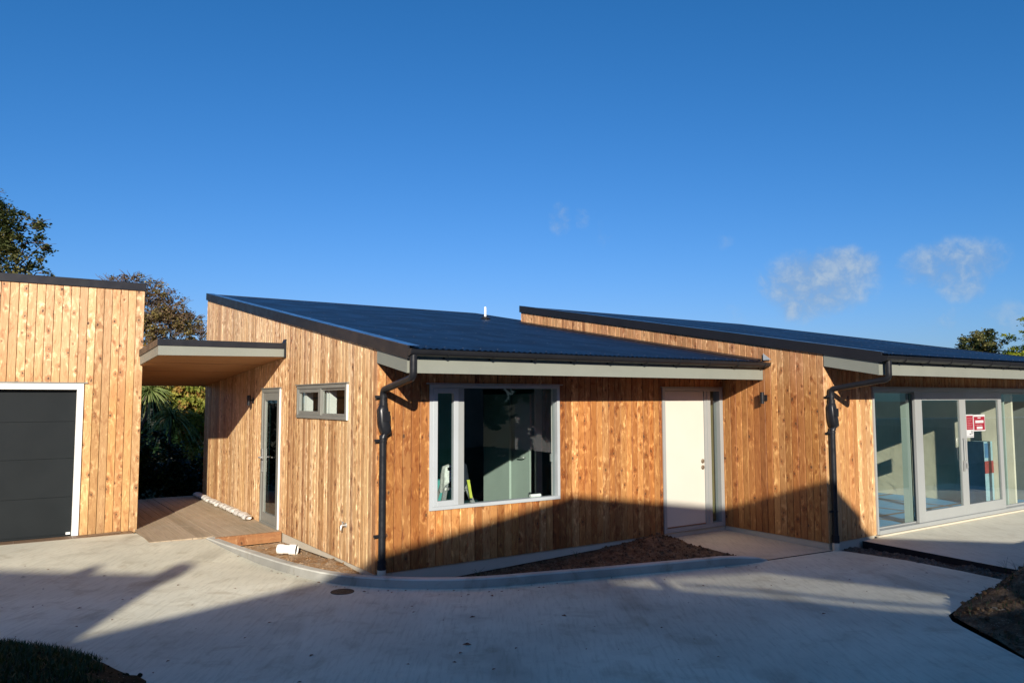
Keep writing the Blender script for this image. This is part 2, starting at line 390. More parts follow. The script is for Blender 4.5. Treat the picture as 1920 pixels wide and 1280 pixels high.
# ------------------------------------------------------------------ world, sun, camera
SUN=Vector((1,1.885,-.75)).normalized()     # direction the light travels
elev=math.asin(-SUN.z); to=-SUN
w=bpy.data.worlds.new('World'); sc.world=w; w.use_nodes=True; nt=w.node_tree; nt.nodes.clear(); n=N(nt)
out=n.n('ShaderNodeOutputWorld'); bg=n.n('ShaderNodeBackground'); sky=n.n('ShaderNodeTexSky'); sky.sky_type='NISHITA'; sky.sun_disc=False
sky.sun_elevation=elev; sky.sun_rotation=math.atan2(to.x,to.y); sky.altitude=60; sky.air_density=1.0; sky.dust_density=.8; sky.ozone_density=2.2
sx_=n.n('ShaderNodeSeparateColor'); n.L(sky.outputs[0],sx_.inputs[0]); cx_=n.n('ShaderNodeCombineColor')
n.L(n.m('MULTIPLY',n.m('POWER',sx_.outputs[0],1.6),.146),cx_.inputs[0]); n.L(n.m('MULTIPLY',sx_.outputs[1],.56),cx_.inputs[1]); n.L(n.m('MULTIPLY',sx_.outputs[2],.93),cx_.inputs[2])
SKYC=cx_.outputs[0]
# clouds: a few small cumulus far away, placed by compass direction
tc=n.n('ShaderNodeTexCoord'); d=tc.outputs['Generated']
nrm=n.n('ShaderNodeVectorMath',operation='NORMALIZE'); n.L(d,nrm.inputs[0]); dv=nrm.outputs[0]
cn=n.noise(dv,19,9,.6,.4); cn2=n.noise(dv,80,6,.65,.4)
clouds=[((.8858,.598,.150),.058,.036,1.05),((.905,.575,.166),.042,.026,1.),((.868,.610,.130),.034,.026,.95),((1.0319,.496,.174),.050,.026,.9),((1.045,.49,.152),.026,.022,.8),
        ((.605,.780,.236),.014,.020,.6),((.630,.765,.236),.010,.014,.45),((.655,.7473,.221),.012,.020,.5),((.7796,.664,.204),.020,.010,.32),
        ((.803,.656,.1167),.022,.024,.36),((1.084,.468,.098),.10,.024,.5),((.714,.717,.120),.02,.012,.22)]
acc=None
for (c,sx,sz,st) in clouds:
    c=Vector(c).normalized(); side=Vector((c.y,-c.x,0)).normalized(); up=side.cross(c)
    if up.z<0: up=-up
    def dot(v):
        x=n.n('ShaderNodeVectorMath',operation='DOT_PRODUCT'); n.L(dv,x.inputs[0]); x.inputs[1].default_value=v; return x.outputs['Value']
    a=n.m('DIVIDE',dot(side),sx); b_=n.m('DIVIDE',dot(up),sz); f=n.m('GREATER_THAN',dot(c),0.)
    r2=n.m('ADD',n.m('MULTIPLY',a,a),n.m('MULTIPLY',b_,b_))
    e=n.m('MULTIPLY',n.m('MULTIPLY',n.smooth(r2,0.,2.6,1.,0.),f),st)
    acc=e if acc is None else n.m('MAXIMUM',acc,e)
dens=n.smooth(n.m('ADD',n.m('MULTIPLY_ADD',n.m('SUBTRACT',cn,.5),1.9,n.m('MULTIPLY',n.m('SUBTRACT',cn2,.5),.7)),n.m('SUBTRACT',acc,.26)),0.,1.15,0.,1.)
dens=n.m('MULTIPLY',dens,n.m('MULTIPLY',n.smooth(acc,.02,.6),.85))
# cloud tone: paler towards the tops, greyer bodies
sh=n.smooth(n.m('MULTIPLY_ADD',n.m('SUBTRACT',cn2,.5),.5,cn),.38,.66)
cc=n.mix(sh,(1.9,2.7,3.9),(3.1,3.85,4.7))
mixc=n.mix(dens,SKYC,cc)
bg.inputs[1].default_value=.089
n.L(mixc,bg.inputs[0]); n.L(bg.outputs[0],out.inputs[0])
sl=bpy.data.lights.new('sun','SUN'); sl.energy=4.8; sl.angle=R(.53); sl.color=(1,.925,.80)
so=bpy.data.objects.new('sun',sl); COL.objects.link(so); so.rotation_euler=SUN.to_track_quat('-Z','Y').to_euler(); so.location=(-10,-20,12)
F=dict(f=1434.41,pitch=.0757,roll=.0023,yaw=.5961)
cy,sy,cp,sp,cr,sr=[g(F[k]) for k in('yaw','pitch','roll') for g in(math.cos,math.sin)]
fw=Vector((sy*cp,cy*cp,sp)); rt=Vector((cy,-sy,0)); up=Vector((-sy*sp,-cy*sp,cp))
rt2=rt*cr-up*sr; up2=rt*sr+up*cr
cam=bpy.data.cameras.new('camera'); co=bpy.data.objects.new('camera',cam); COL.objects.link(co); sc.camera=co
mw=Matrix((rt2,up2,-fw)).transposed().to_4x4(); mw.translation=(-3.6045,-8.0446,1.9296); co.matrix_world=mw
cam.sensor_width=36; cam.lens=F['f']/1920*36; cam.clip_end=3000; cam.clip_start=.05
sc.view_settings.view_transform='Standard'; sc.view_settings.look='None'; sc.view_settings.exposure=.62; sc.view_settings.gamma=1
sc.cycles.use_denoising=True; sc.cycles.max_bounces=8; sc.cycles.transparent_max_bounces=16
sc.cycles.caustics_reflective=False; sc.cycles.sample_clamp_indirect=6; sc.cycles.caustics_refractive=False

# ------------------------------------------------------------------ terrain
def hgt(x,y):
    t=min(1,max(0,(y-1.5)/2.3)); return -.1+.09*t*t*(3-2*t)
def sheet(name,outline,zf,mat,step=.5,kind='structure',thick=None,sidemat=None,smooth=False,rough=0,seed=0):
    xs=[p[0] for p in outline];ys=[p[1] for p in outline]
    pts=[Vector(p[:2]) for p in outline]; k=len(pts)
    if step:
        x=min(xs)+step*.5
        while x<max(xs):
            y=min(ys)+step*.5
            while y<max(ys):
                pts.append(Vector((x+random.uniform(-.2,.2)*step,y+random.uniform(-.2,.2)*step))); y+=step
            x+=step
    r=delaunay_2d_cdt(pts,[],[list(range(k))],1,1e-5)
    mb=MB(); vs=[(v.x,v.y,zf(v.x,v.y)) for v in r[0]]; fs=[tuple(f) for f in r[2]]
    fs=[f if (Vector(vs[f[1]])-Vector(vs[f[0]])).cross(Vector(vs[f[2]])-Vector(vs[f[0]])).z>0 else f[::-1] for f in fs]
    mb.add(vs,fs)
    if thick:
        for i in range(k):
            a,b=outline[i],outline[(i+1)%k]
            za,zb=zf(*a[:2]),zf(*b[:2])
            mb.add([(a[0],a[1],za),(b[0],b[1],zb),(b[0],b[1],zb-thick),(a[0],a[1],za-thick)],[(0,1,2,3)],1 if sidemat else 0)
    o=mb.obj(name,[mat]+([sidemat] if sidemat else []),smooth=smooth)
    return tag(o,kind=kind)
# far ground
mb=MB(); G=600; mb.add([(-G,-G,-.42),(G,-G,-.42),(G,G,-.42),(-G,G,-.42)],[(0,1,2,3)])
tag(mb.obj('ground',M['ground']),kind='structure')
KB=[(-1.03,3.46),(-.95,2.81),(-.87,2.3),(-.79,1.8),(-.70,1.3),(-.59,.81),(-.48,.46),(-.33,.14),(-.19,-.05),(-.02,-.24),(.16,-.42),(.36,-.58),(.60,-.73),(.86,-.86),(1.14,-.95),(1.46,-1.03),(1.9,-1.15),(2.38,-1.28),(2.9,-1.40),(3.45,-1.53),(3.9,-1.63),(4.2,-1.70),(4.42,-1.72),(4.60,-1.72)]
drive=[(-14,4.52),(-1.77,4.50),(-1.71,3.56)]+KB+[(5.86,-1.83),(5.91,-1.90),(5.94,-2.03),(6.02,-2.71),(5.96,-3.39),(5.86,-4.0),(5.2,-4.1),(4.6,-4.17),(4.1,-4.21),(3.92,-4.25),(3.76,-4.36),(3.62,-4.55),(3.4,-4.86),(3.14,-5.22),(2.6,-6.2),(1.9,-8.5),(1.6,-11.5),(-14,-11.5)]
sheet('driveway',drive,hgt,M['drive'],.6,thick=.16,sidemat=M['soil'],smooth=False)
# patio slab in front of the door with its black painted edge
patio=[(4.44,.0),(5.80,.0),(5.80,-1.72),(5.855,-1.80),(4.63,-1.69),(4.44,-1.40)]
zp=lambda x,y:-.07-.028*min(1,max(0,-y/1.7))
sheet('patio',patio,zp,M['patio'],.4,thick=.25,sidemat=M['black'])
terr=[(6.535,-1.80),(6.475,-2.46),(6.28,-3.93),(6.2,-4.7),(15,-4.7),(15,-1.79)]
sheet('terrace',terr,lambda x,y:-.045,M['terr'],.8,thick=.3,sidemat=M['black'])
# beds
def clod(mb,p,r,rnd):
    vs=[];n=5
    for k in range(3):
        ph=-.9+k*.9; 
        for j in range(n):
            a=2*math.pi*(j+.5*k)/n+rnd.uniform(-.3,.3); rr=r*math.cos(ph)*rnd.uniform(.7,1.25)
            vs.append((p[0]+rr*math.cos(a),p[1]+rr*math.sin(a),p[2]+r*math.sin(ph)*rnd.uniform(.5,.9)))
    fs=[]
    for k in range(2):
        for j in range(n): fs+=[(k*n+j,k*n+(j+1)%n,(k+1)*n+(j+1)%n),(k*n+j,(k+1)*n+(j+1)%n,(k+1)*n+j)]
    fs+=[tuple(range(n-1,-1,-1)),tuple(range(2*n,3*n))]
    mb.add(vs,fs)
def bed(name,outline,zf,mat,step,clods,clodr,seed,smooth=True,zc=None):
    rnd=random.Random(seed)
    def z2(x,y): return zf(x,y)+noise.fractal(Vector((x*4,y*4,seed)),.9,2.,4)*.028
    o=sheet(name,outline,z2,mat,step,smooth=smooth)
    # merge clods in the same mesh
    mb=MB(); xs=[p[0] for p in outline];ys=[p[1] for p in outline]
    def inside(x,y):
        c=False;j=len(outline)-1
        for i in range(len(outline)):
            xi,yi=outline[i];xj,yj=outline[j]
            if (yi>y)!=(yj>y) and x<(xj-xi)*(y-yi)/(yj-yi)+xi: c=not c
            j=i
        return c
    t=0
    while t<clods:
        x=rnd.uniform(min(xs),max(xs));y=rnd.uniform(min(ys),max(ys))
        if not inside(x,y): t+=.2; continue
        if zc and rnd.random()>zc(x,y): t+=.5; continue
        r=clodr*rnd.uniform(.3,1.)**1.6
        if rnd.random()<.03: r*=1.8
        clod(mb,(x,y,z2(x,y)+r*.15),r,rnd); t+=1
    bm=bmesh.new(); bm.from_mesh(o.data); me=bpy.data.meshes.new('c'); me.from_pydata(mb.v,[],mb.f); bm.from_mesh(me); bm.to_mesh(o.data); bm.free(); bpy.data.meshes.remove(me)
    return o
def lerp_tab(tab,x):
    if x<=tab[0][0]: return tab[0][1]
    for (a,b),(c,d) in zip(tab,tab[1:]):
        if x<=c: return b+(d-b)*(x-a)/(c-a)
    return tab[-1][1]
KI=[]   # kerb inner line
for i,p in enumerate(KB):
    a=Vector(KB[max(i-1,0)]);b=Vector(KB[min(i+1,len(KB)-1)]);t=(b-a).normalized(); nr=Vector((-t.y,t.x)); KI.append((p[0]+nr.x*.13,p[1]+nr.y*.13))
iC=10
left=[(p[0]-.0,p[1]) for p in KI[1:iC]]
bedL=[(-.80,3.30)]+left+[(.0,-.17),(.012,.012),(.012,3.30)]
bed('flower_bed_soil',bedL,lambda x,y:lerp_tab([(-.2,-.09),(.3,-.07),(.7,-.045),(1.2,-.035),(1.7,-.10),(2.3,-.15),(3.3,-.145)],y)+(.0 if x>-.25 else -.01),M['clay'],.07,260,.018,3)
bedR=[(.012,-.16)]+[(p[0],p[1]) for p in KI[iC:21]]+[(4.38,-1.57),(4.43,-1.42),(4.43,-.0),(.012,.012)]
def zR(x,y):
    z=lerp_tab([(0,-.2),(.8,-.28),(1.3,-.22),(1.9,-.17),(2.6,-.13),(3.3,-.09),(3.9,-.04),(4.43,-.06)],x)
    kz=-.075
    d=min(1,max(0,(-y)/(.25+.28*x)))
    base=z*(1-d**1.5)+kz*d**1.5
    hill=.13*math.exp(-((x-4.05)**2/.12+(y+.38)**2/.07))+.05*math.exp(-((x-3.1)**2/.1+(y+.45)**2/.06))
    return base+hill
bed('garden_bed_soil',bedR,zR,M['soil'],.07,1500,.026,5)
strip=[(5.90,-1.79),(6.52,-1.79),(6.46,-2.46),(6.27,-3.93),(6.19,-4.5),(5.7,-4.5),(5.80,-4.0),(5.90,-3.39),(5.96,-2.71),(5.88,-2.03)]
bed('soil_strip',strip,lambda x,y:-.15+.05*math.exp(-((x-6.2)**2/.04))*(.4+.6*math.sin(y*3.1)**2),M['gravelly'],.07,1300,.03,8)
# kerb
def kerb():
    mb=MB(); rings=[]
    m=len(KB)
    for i in range(m):
        p=Vector(KB[i]);q=Vector(KI[i]);z0=hgt(*KB[i])-.12
        s=min(1,i/1.5+.15) if i<2 else 1
        top=.0
        if i<2: top=.0
        e=(m-1-i)/3.
        if e<1: top=-.1+.1*max(.0,e)**.6+.002
        dr=(q-p)
        def at(f,z): v=p+dr*f; return (v.x,v.y,z)
        rings.append([at(0,z0),at(0.0,top-.10 if top>-.05 else top-.02),at(.09,top-.014),at(.13,top-.004),at(.20,top),at(.90,top),at(1.0,top-.014),at(1.03,z0-.1)])
    # resample finer
    fine=[]
    for i in range(m-1):
        for k in range(4):
            t=k/4; fine.append([tuple(Vector(a).lerp(Vector(b),t)) for a,b in zip(rings[i],rings[i+1])])
    fine.append(rings[-1])
    vs=[v for r in fine for v in r]; K=8
    fs=[(i*K+j,i*K+j+1,(i+1)*K+j+1,(i+1)*K+j) for i in range(len(fine)-1) for j in range(K-1)]
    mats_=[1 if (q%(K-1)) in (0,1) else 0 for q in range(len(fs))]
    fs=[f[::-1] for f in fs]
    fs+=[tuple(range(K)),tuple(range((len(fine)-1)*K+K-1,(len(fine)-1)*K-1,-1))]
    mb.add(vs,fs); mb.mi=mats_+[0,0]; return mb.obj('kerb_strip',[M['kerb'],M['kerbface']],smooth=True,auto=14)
tag(kerb(),kind='structure')
# mounds
def blades(mb,cx,cy,zf,n,rx,ry,h,rnd,ok=None):
    for _ in range(n):
        x=cx+rnd.uniform(-rx,rx); y=cy+rnd.uniform(-ry,ry)
        if ok and not ok(x,y): continue
        z=zf(x,y)-.005; a=rnd.uniform(0,6.28); l=h*rnd.uniform(.35,1.2); w=rnd.uniform(.002,.005); be=rnd.uniform(.1,.8)*l
        dx,dy=math.cos(a),math.sin(a); sx,sy2=-dy*w,dx*w
        mb.add([(x-sx,y-sy2,z),(x+sx,y+sy2,z),(x+dx*be*.35+sx*.8,y+dy*be*.35+sy2*.8,z+l*.6),(x+dx*be*.35-sx*.8,y+dy*be*.35-sy2*.8,z+l*.6),(x+dx*be,y+dy*be,z+l*.95)],[(0,1,2,3),(3,2,4)])
        v=rnd.random(); mb.at+= [v,v]
def zml(x,y):
    # mound at left foreground
    d=math.hypot((x+4.25)/1.75,(y+2.25)/2.25)
    return -.16+.46*max(0,1-d**2.4)+.025*noise.noise(Vector((x*3,y*3,1)))
outl=[(-4.25+1.78*math.cos(t)*(1+.05*math.sin(5*t)),-2.25+2.28*math.sin(t)*(1+.05*math.cos(4*t))) for t in [i*2*math.pi/48 for i in range(48)]]
tag(bed('left_mound_soil',outl,zml,M['turf'],.12,700,.03,11),kind='structure').name='earth_mound'
rnd=random.Random(5); mb=MB(); mb.at=[]
blades(mb,-4.25,-2.25,zml,70000,1.7,2.2,.062,rnd,lambda x,y:(math.hypot((x+4.40)/1.62,(y+2.15)/2.2)+.30*noise.noise(Vector((x*1.7,y*1.7,4))))<1.0)
tag(mb.obj('grass',M['grass']),'short dark grass covering the earth mound','grass',kind='stuff')
def zmr(x,y):
    # rises to the right/back from its curved foot
    a=(x-3.55)*.58-(y+4.3)*.15
    d=min(1,max(0,min((x-3.15-max(0,(-y-5.0))*-.2)/2.4,(-4.10-y)/.9)))
    e=max(0,(x-3.6)/3.2)
    return -.15+.75*min(1,d*1.6)**.75*min(1,.22+e*1.1)+.06*noise.noise(Vector((x*1.4,y*1.4,9)))
outr=[(6.6,-4.06),(5.86,-4.08),(5.2,-4.14),(4.6,-4.2),(4.1,-4.24),(3.94,-4.28),(3.79,-4.39),(3.65,-4.58),(3.43,-4.88),(3.17,-5.24),(2.64,-6.2),(1.95,-8.5),(3.5,-10),(8,-10),(8,-4.06)]
o=bed('earth_bank',outr,zmr,M['soil'],.10,4200,.035,13); tag(o,kind='structure')
mb=MB(); mb.at=[]
blades(mb,5.2,-5.8,zmr,4500,1.9,1.6,.05,rnd,lambda x,y:x>3.3-(y+4.6)*-.55+0.4 and y<-4.3 and noise.noise(Vector((x*2,y*2,4)))>-.15)
tag(mb.obj('grass',M['grass']),'thin dark grass tufts on the right earth bank','grass',kind='stuff')

# ------------------------------------------------------------------ HOUSE
XB=5.811; YR=-1.7645; L=8.43; S=.1756; OV=.777; YD=5.48; X2=12.98; OR=.798
z1=lambda y:2.505+S*y; z2=lambda y:2.54+S*(y-YR)
house=thing('house','low timber-clad house with two dark sloping roofs, white front door and glazed sliding doors','house',(0,0,-.1))
H=house
winB=(.672,2.604,.634,2.112); doorB=(4.49,5.793,-.3,2.10)
bB=boards(0,.012,0,-1,.012,XB-.0,-.007,lambda u:2.36,[winB,(doorB[0],doorB[1],-.3,2.10)])
bB.obj('wall',M['wB'],H)
winA=(.847,2.691,1.682,2.129); doorA=(3.47,4.387,-.3,2.104)
boards(1,0,0,-1,.0,L,-.007,lambda u:z1(u)+.0,[winA,doorA]).obj('wall',M['wA'],H,label='side wall of pale vertical cedar boards')
# corner closing strip of B/A (board end)
boards(1,YR,XB,-1,YR,YD,-.007,lambda u:z2(u),[]).obj('wall',M['wR'],H,label='return wall of vertical cedar boards beside the front door')
gl=(6.955,13.6,-.3,2.09)
boards(0,XB,YR,-1,XB+.0,X2-.05,-.012,lambda u:2.42,[gl]).obj('wall',M['wD'],H,label='narrow cedar wall left of the glazed doors')
# back + right closing walls, interior shell (dark framing)
mb=MB()
mb.prism([(.03,.03,-.01),(.03,L-.02,-.01),(.03,L-.02,z1(L)-.01),(.03,.03,z1(0)-.01)],(.07,0,0)) if False else None
mb.box((.03,L-.1,-.01),(6.3,L-.02,z1(L)-.03)); mb.box((6.22,YD,-.01),(6.3,L-.11,3.3)); mb.box((6.31,YD-.08,-.01),(X2-.1,YD-.01,z2(YD)-.03))
mb.prism([(X2-.18,YR+.1,-.01),(X2-.18,YD-.09,-.01),(X2-.18,YD-.09,z2(YD)-.06),(X2-.18,YR+.1,z2(YR)-.05)],(.08,0,0))
mb.obj('back_wall',M['wbgrey'],H)
# shell behind cladding with openings
def shell(axis,const,sgn,ua,ub,zb,zt,ops,th=.09,off=.030,mat='dark_int'):
    mb=MB(); cuts=sorted({ua,ub,*[o[0] for o in ops],*[o[1] for o in ops]})
    for a,b in zip(cuts,cuts[1:]):
        mid=(a+b)/2; sp_=[(zb,None)]
        for o in ops:
            if o[0]<mid<o[1]:
                sp_=[q for q in ((zb,o[2]),(o[3],None)) if q[1] is None or q[1]>zb]
        for s0,s1 in sp_:
            ta=zt(a) if s1 is None else s1; tb=zt(b) if s1 is None else s1
            d0=const-sgn*off
            if axis==0: mb.prism([(a,d0,s0),(b,d0,s0),(b,d0,tb),(a,d0,ta)],(0,-sgn*th,0))
            else: mb.prism([(d0,a,s0),(d0,b,s0),(d0,b,tb),(d0,a,ta)],(-sgn*th,0,0))
    return mb
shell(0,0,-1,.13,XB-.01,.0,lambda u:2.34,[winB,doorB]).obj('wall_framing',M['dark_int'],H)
shell(1,0,-1,.031,L-.11,.0,lambda u:z1(u)-.02,[winA,doorA]).obj('wall_framing',M['dark_int'],H)
shell(1,XB,-1,YR+.13,YD-.1,.0,lambda u:z2(u)-.02,[]).obj('wall_framing',M['dark_int'],H)
shell(0,YR,-1,XB+.03,X2-.2,.0,lambda u:2.40,[gl]).obj('wall_framing',M['dark_int'],H)
# foundation
mb=MB()
mb.box((.018,.020,-.42),(.22,L-.05,-.009)); mb.box((.221,.020,-.42),(XB+.02,.22,-.009)); mb.box((XB+.018,YR+.018,-.42),(XB+.2,.019,-.009)); mb.box((XB+.201,YR+.018,-.42),(X2-.1,YR+.2,-.014))
mb.obj('foundation',M['found'],H,bevel=.004)
# floors
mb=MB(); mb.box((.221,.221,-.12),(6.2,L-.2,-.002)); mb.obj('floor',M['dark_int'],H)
mb=MB(); mb.box((XB+.202,YR+.201,-.12),(X2-.2,YD-.2,.0)); 
mb.obj('floor_protection',M['blue'],H,label='blue protection sheet laid over the floor')
mb=MB()
for q in (7.1,8.3,9.5,10.7): mb.box((q,YR+.25,.001),(q+.07,2.4,.004))
for q in (-.9,.6): mb.box((6.2,q,.0045),(11.6,q+.08,.0065))
mb.obj('tape_strip',M['tape'],H)
# ceilings
mb=MB(); mb.box((.13,.13,2.2),(XB-.0,3.4,2.24)); mb.box((XB+.13,YR+.13,2.2),(X2-.2,YD-.1,2.24)); mb.obj('ceiling',M['ceil'],H)

# ---- roofs
def roofsheet(poly,zf,mat,pitch=.0765,amp=.0058,name='roof'):
    """corrugated sheet, ribs run along Y; poly = list of (x0,x1,y0,y1) rects"""
    mb=MB()
    for (x0,x1,y0,y1) in poly:
        nseg=int((x1-x0)/pitch*8); ys=[y0,y1]
        vs=[]
        for i in range(nseg+1):
            x=x0+(x1-x0)*i/nseg; c=amp*math.cos(2*math.pi*x/pitch)
            for y in ys: vs.append((x,y,zf(y)+c))
        fs=[(2*i,2*i+2,2*i+3,2*i+1) for i in range(nseg)]
        mb.add(vs,fs)
    return mb
def screws(mb,x0,x1,ys,zf,mi=1):
    k=math.ceil(x0/.0765)
    while k*.0765<x1:
        if k%3==0:
            for y in ys:
                p=Vector((k*.0765,y,zf(y)+.009)); r=.0055
                mb.add([(p.x-r,p.y-r,p.z),(p.x+r,p.y-r,p.z),(p.x+r,p.y+r,p.z),(p.x-r,p.y+r,p.z),(p.x,p.y,p.z+.006)],[(0,1,4),(1,2,4),(2,3,4),(3,0,4)],mi)
        k+=1
r1=lambda y:z1(y)+.115; r2=lambda y:z2(y)+.115
mb=roofsheet([(.06,XB-.02,-OV-.07,YD),(.06,6.42,YD,L)],r1,M['roof'])
screws(mb,.1,XB-.1,[-OV+.03,.45,1.6,2.9,4.2],r1); roof1=mb.obj('roof',[M['roof'],M['steel']],H,smooth=True)
mb=MB()  # structure deck below
mb.prism([(.04,-OV+.02,z1(-OV)+.0),(.04,L-.02,z1(L)+.0),(.04,L-.02,z1(L)+.098),(.04,-OV+.02,z1(-OV)+.098)],(XB-.06,0,0))
mb.prism([(XB-.019,YD+.01,z1(YD)+.0),(XB-.019,L-.02,z1(L)),(XB-.019,L-.02,z1(L)+.098),(XB-.019,YD+.01,z1(YD)+.098)],(.6,0,0))
mb.obj('roof_deck',M['dark_int'],H)
mb=roofsheet([(XB+.05,X2,YR-OR-.07,YD)],r2,M['roof']); screws(mb,XB+.1,X2,[YR-OR+.03,YR+.5,YR+1.8,YR+3.1],r2)
roof2=mb.obj('roof',[M['roof'],M['steel']],H,smooth=True)
mb=MB(); mb.prism([(XB+.03,YR-OR+.02,z2(YR-OR)),(XB+.03,YD-.02,z2(YD)),(XB+.03,YD-.02,z2(YD)+.098),(XB+.03,YR-OR+.02,z2(YR-OR)+.098)],(X2-XB-.05,0,0)); mb.obj('roof_deck',M['dark_int'],H)
# barge trims (rake) : dark face + folded top
def barge(x,ya,yb,zf,parent,out=-.028):
    lo,hi=-.0,.135
    mb=MB(); mb.prism([(x+out,ya,zf(ya)+lo),(x+out,yb,zf(yb)+lo),(x+out,yb,zf(yb)+hi),(x+out,ya,zf(ya)+hi)],(.024,0,0),0)
    mb.prism([(x+out,ya,zf(ya)+hi+.001),(x+out,yb,zf(yb)+hi+.001),(x+out+.15,yb,zf(yb)+hi+.001),(x+out+.15,ya,zf(ya)+hi+.001)],(0,0,.004),1)
    return mb.obj('barge_trim',[M['cap'],M['capblue']],parent)
barge(0,-OV-.05,L+.03,z1,H); barge(XB,YR-OR-.05,YD+.03,z2,H)
# ridge/back trims
mb=MB(); mb.box((-.02,L-.0,z1(L)+.0),(6.44,L+.03,z1(L)+.130)); mb.box((-.0,L-.12,z1(L)+.131-.02),(6.44,L+.03,z1(L)+.136)) if False else None
mb.prism([(6.42,YD,z1(YD)),(6.42,L,z1(L)),(6.42,L,z1(L)+.13),(6.42,YD,z1(YD)+.13)],(.025,0,0))
mb.box((XB-.02,YD,z2(YD)+.0),(X2+.02,YD+.03,z2(YD)+.130))
mb.prism([(X2,YR-OR,z2(YR-OR)),(X2,YD,z2(YD)),(X2,YD,z2(YD)+.13),(X2,YR-OR,z2(YR-OR)+.13)],(.025,0,0))
mb.obj('ridge_trim',M['cap'],H)
# apron flashing where lower roof meets return wall
mb=MB(); mb.prism([(XB-.16,-OV,r1(-OV)+.012),(XB-.16,YD,r1(YD)+.012),(XB-.014,YD,r1(YD)+.030),(XB-.014,-OV,r1(-OV)+.030)],(0,0,.003))
mb.obj('apron_flashing',M['cap'],H)
mb=MB(); mb.prism([(XB-.02,-OV-.16,2.50),(XB-.02,-OV-.02,2.50),(XB-.02,-OV-.02,2.60)],(-.004,0,0)); mb.obj('kickout_flashing',M['aluW'],H)
# grey fascias: side piece + front board (+ soffit)
def fascia(x0,x1,yw,ov,zf,zbot):
    y=yw-ov
    mb=MB(); d=zf(y)-zbot
    mb.prism([(x0-.006,y+.021,zbot+S*.021),(x0-.006,yw-.012,zf(yw)-d),(x0-.006,yw-.012,zf(yw)-.001),(x0-.006,y+.021,zf(y+.021)-.001)],(.02,0,0))
    mb.obj('barge_board',M['fascia'],H)
    mb=MB(); mb.box((x0-.006,y,zbot),(x1,y+.02,zf(y)+.03)); mb.obj('fascia',M['fascia'],H)
    mb=MB(); mb.prism([(x0+.016,y+.022,zbot+.012),(x0+.016,yw-.03,zf(yw)-d+.012),(x0+.016,yw-.03,zf(yw)-d+.024),(x0+.016,y+.022,zbot+.024)],(x1-x0-.02,0,0)); mb.obj('soffit',M['ply'],H)
fascia(0,XB-.014,0,OV,z1,2.2115); fascia(XB,X2,YR,OR,z2,2.234)
# gutters (half round) with brackets
def gutter(x0,x1,y,zc,r=.066):
    g=MB(); n_=9
    prof=[(math.cos(math.pi+math.pi*i/n_)*r,math.sin(math.pi+math.pi*i/n_)*r) for i in range(n_+1)]
    prof=[(prof[0][0]-.008,.004)]+prof+[(prof[-1][0],.02)]
    inner=[(a*.93,b*.93+.002) for a,b in prof]
    loop=prof+inner[::-1]
    vs=[(x0,y+a,zc+b) for a,b in loop]+[(x1,y+a,zc+b) for a,b in loop]; k=len(loop)
    g.add(vs,[(i,(i+1)%k,(i+1)%k+k,i+k) for i in range(k)])
    for xe,s in ((x0,-1),(x1,1)):   # end caps
        cap=[(xe,y+a,zc+b) for a,b in prof]; g.prism(cap,(s*.006,0,0))
    o=g.obj('gutter',M['gut'],H,smooth=True,auto=35)
    x=x0+.45
    while x<x1-.1:
        b=MB(); path=[(x,y+math.cos(math.pi+math.pi*i/8)*(r+.004),zc+math.sin(math.pi+math.pi*i/8)*(r+.004)) for i in range(9)]
        b.tube(path,.0055,6); b.tube([(x,y+r+.004,zc),(x,y+r+.004,zc-.075)],.006,6); b.box((x-.012,y+r-.002,zc-.085),(x+.012,y+r+.006,zc-.066))
        bo=b.obj('gutter_bracket',M['gut'],o); bo.matrix_parent_inverse=Matrix.Identity(4); bo.matrix_parent_inverse=(Matrix.Translation(house.location)@o.matrix_parent_inverse).inverted() if False else Matrix.Identity(4)
        x+=.585
    # snap joints
    return o
gutter(-.02,5.905,-OV-.072,2.452); gutter(XB-.02,X2,YR-OR-.072,2.47)
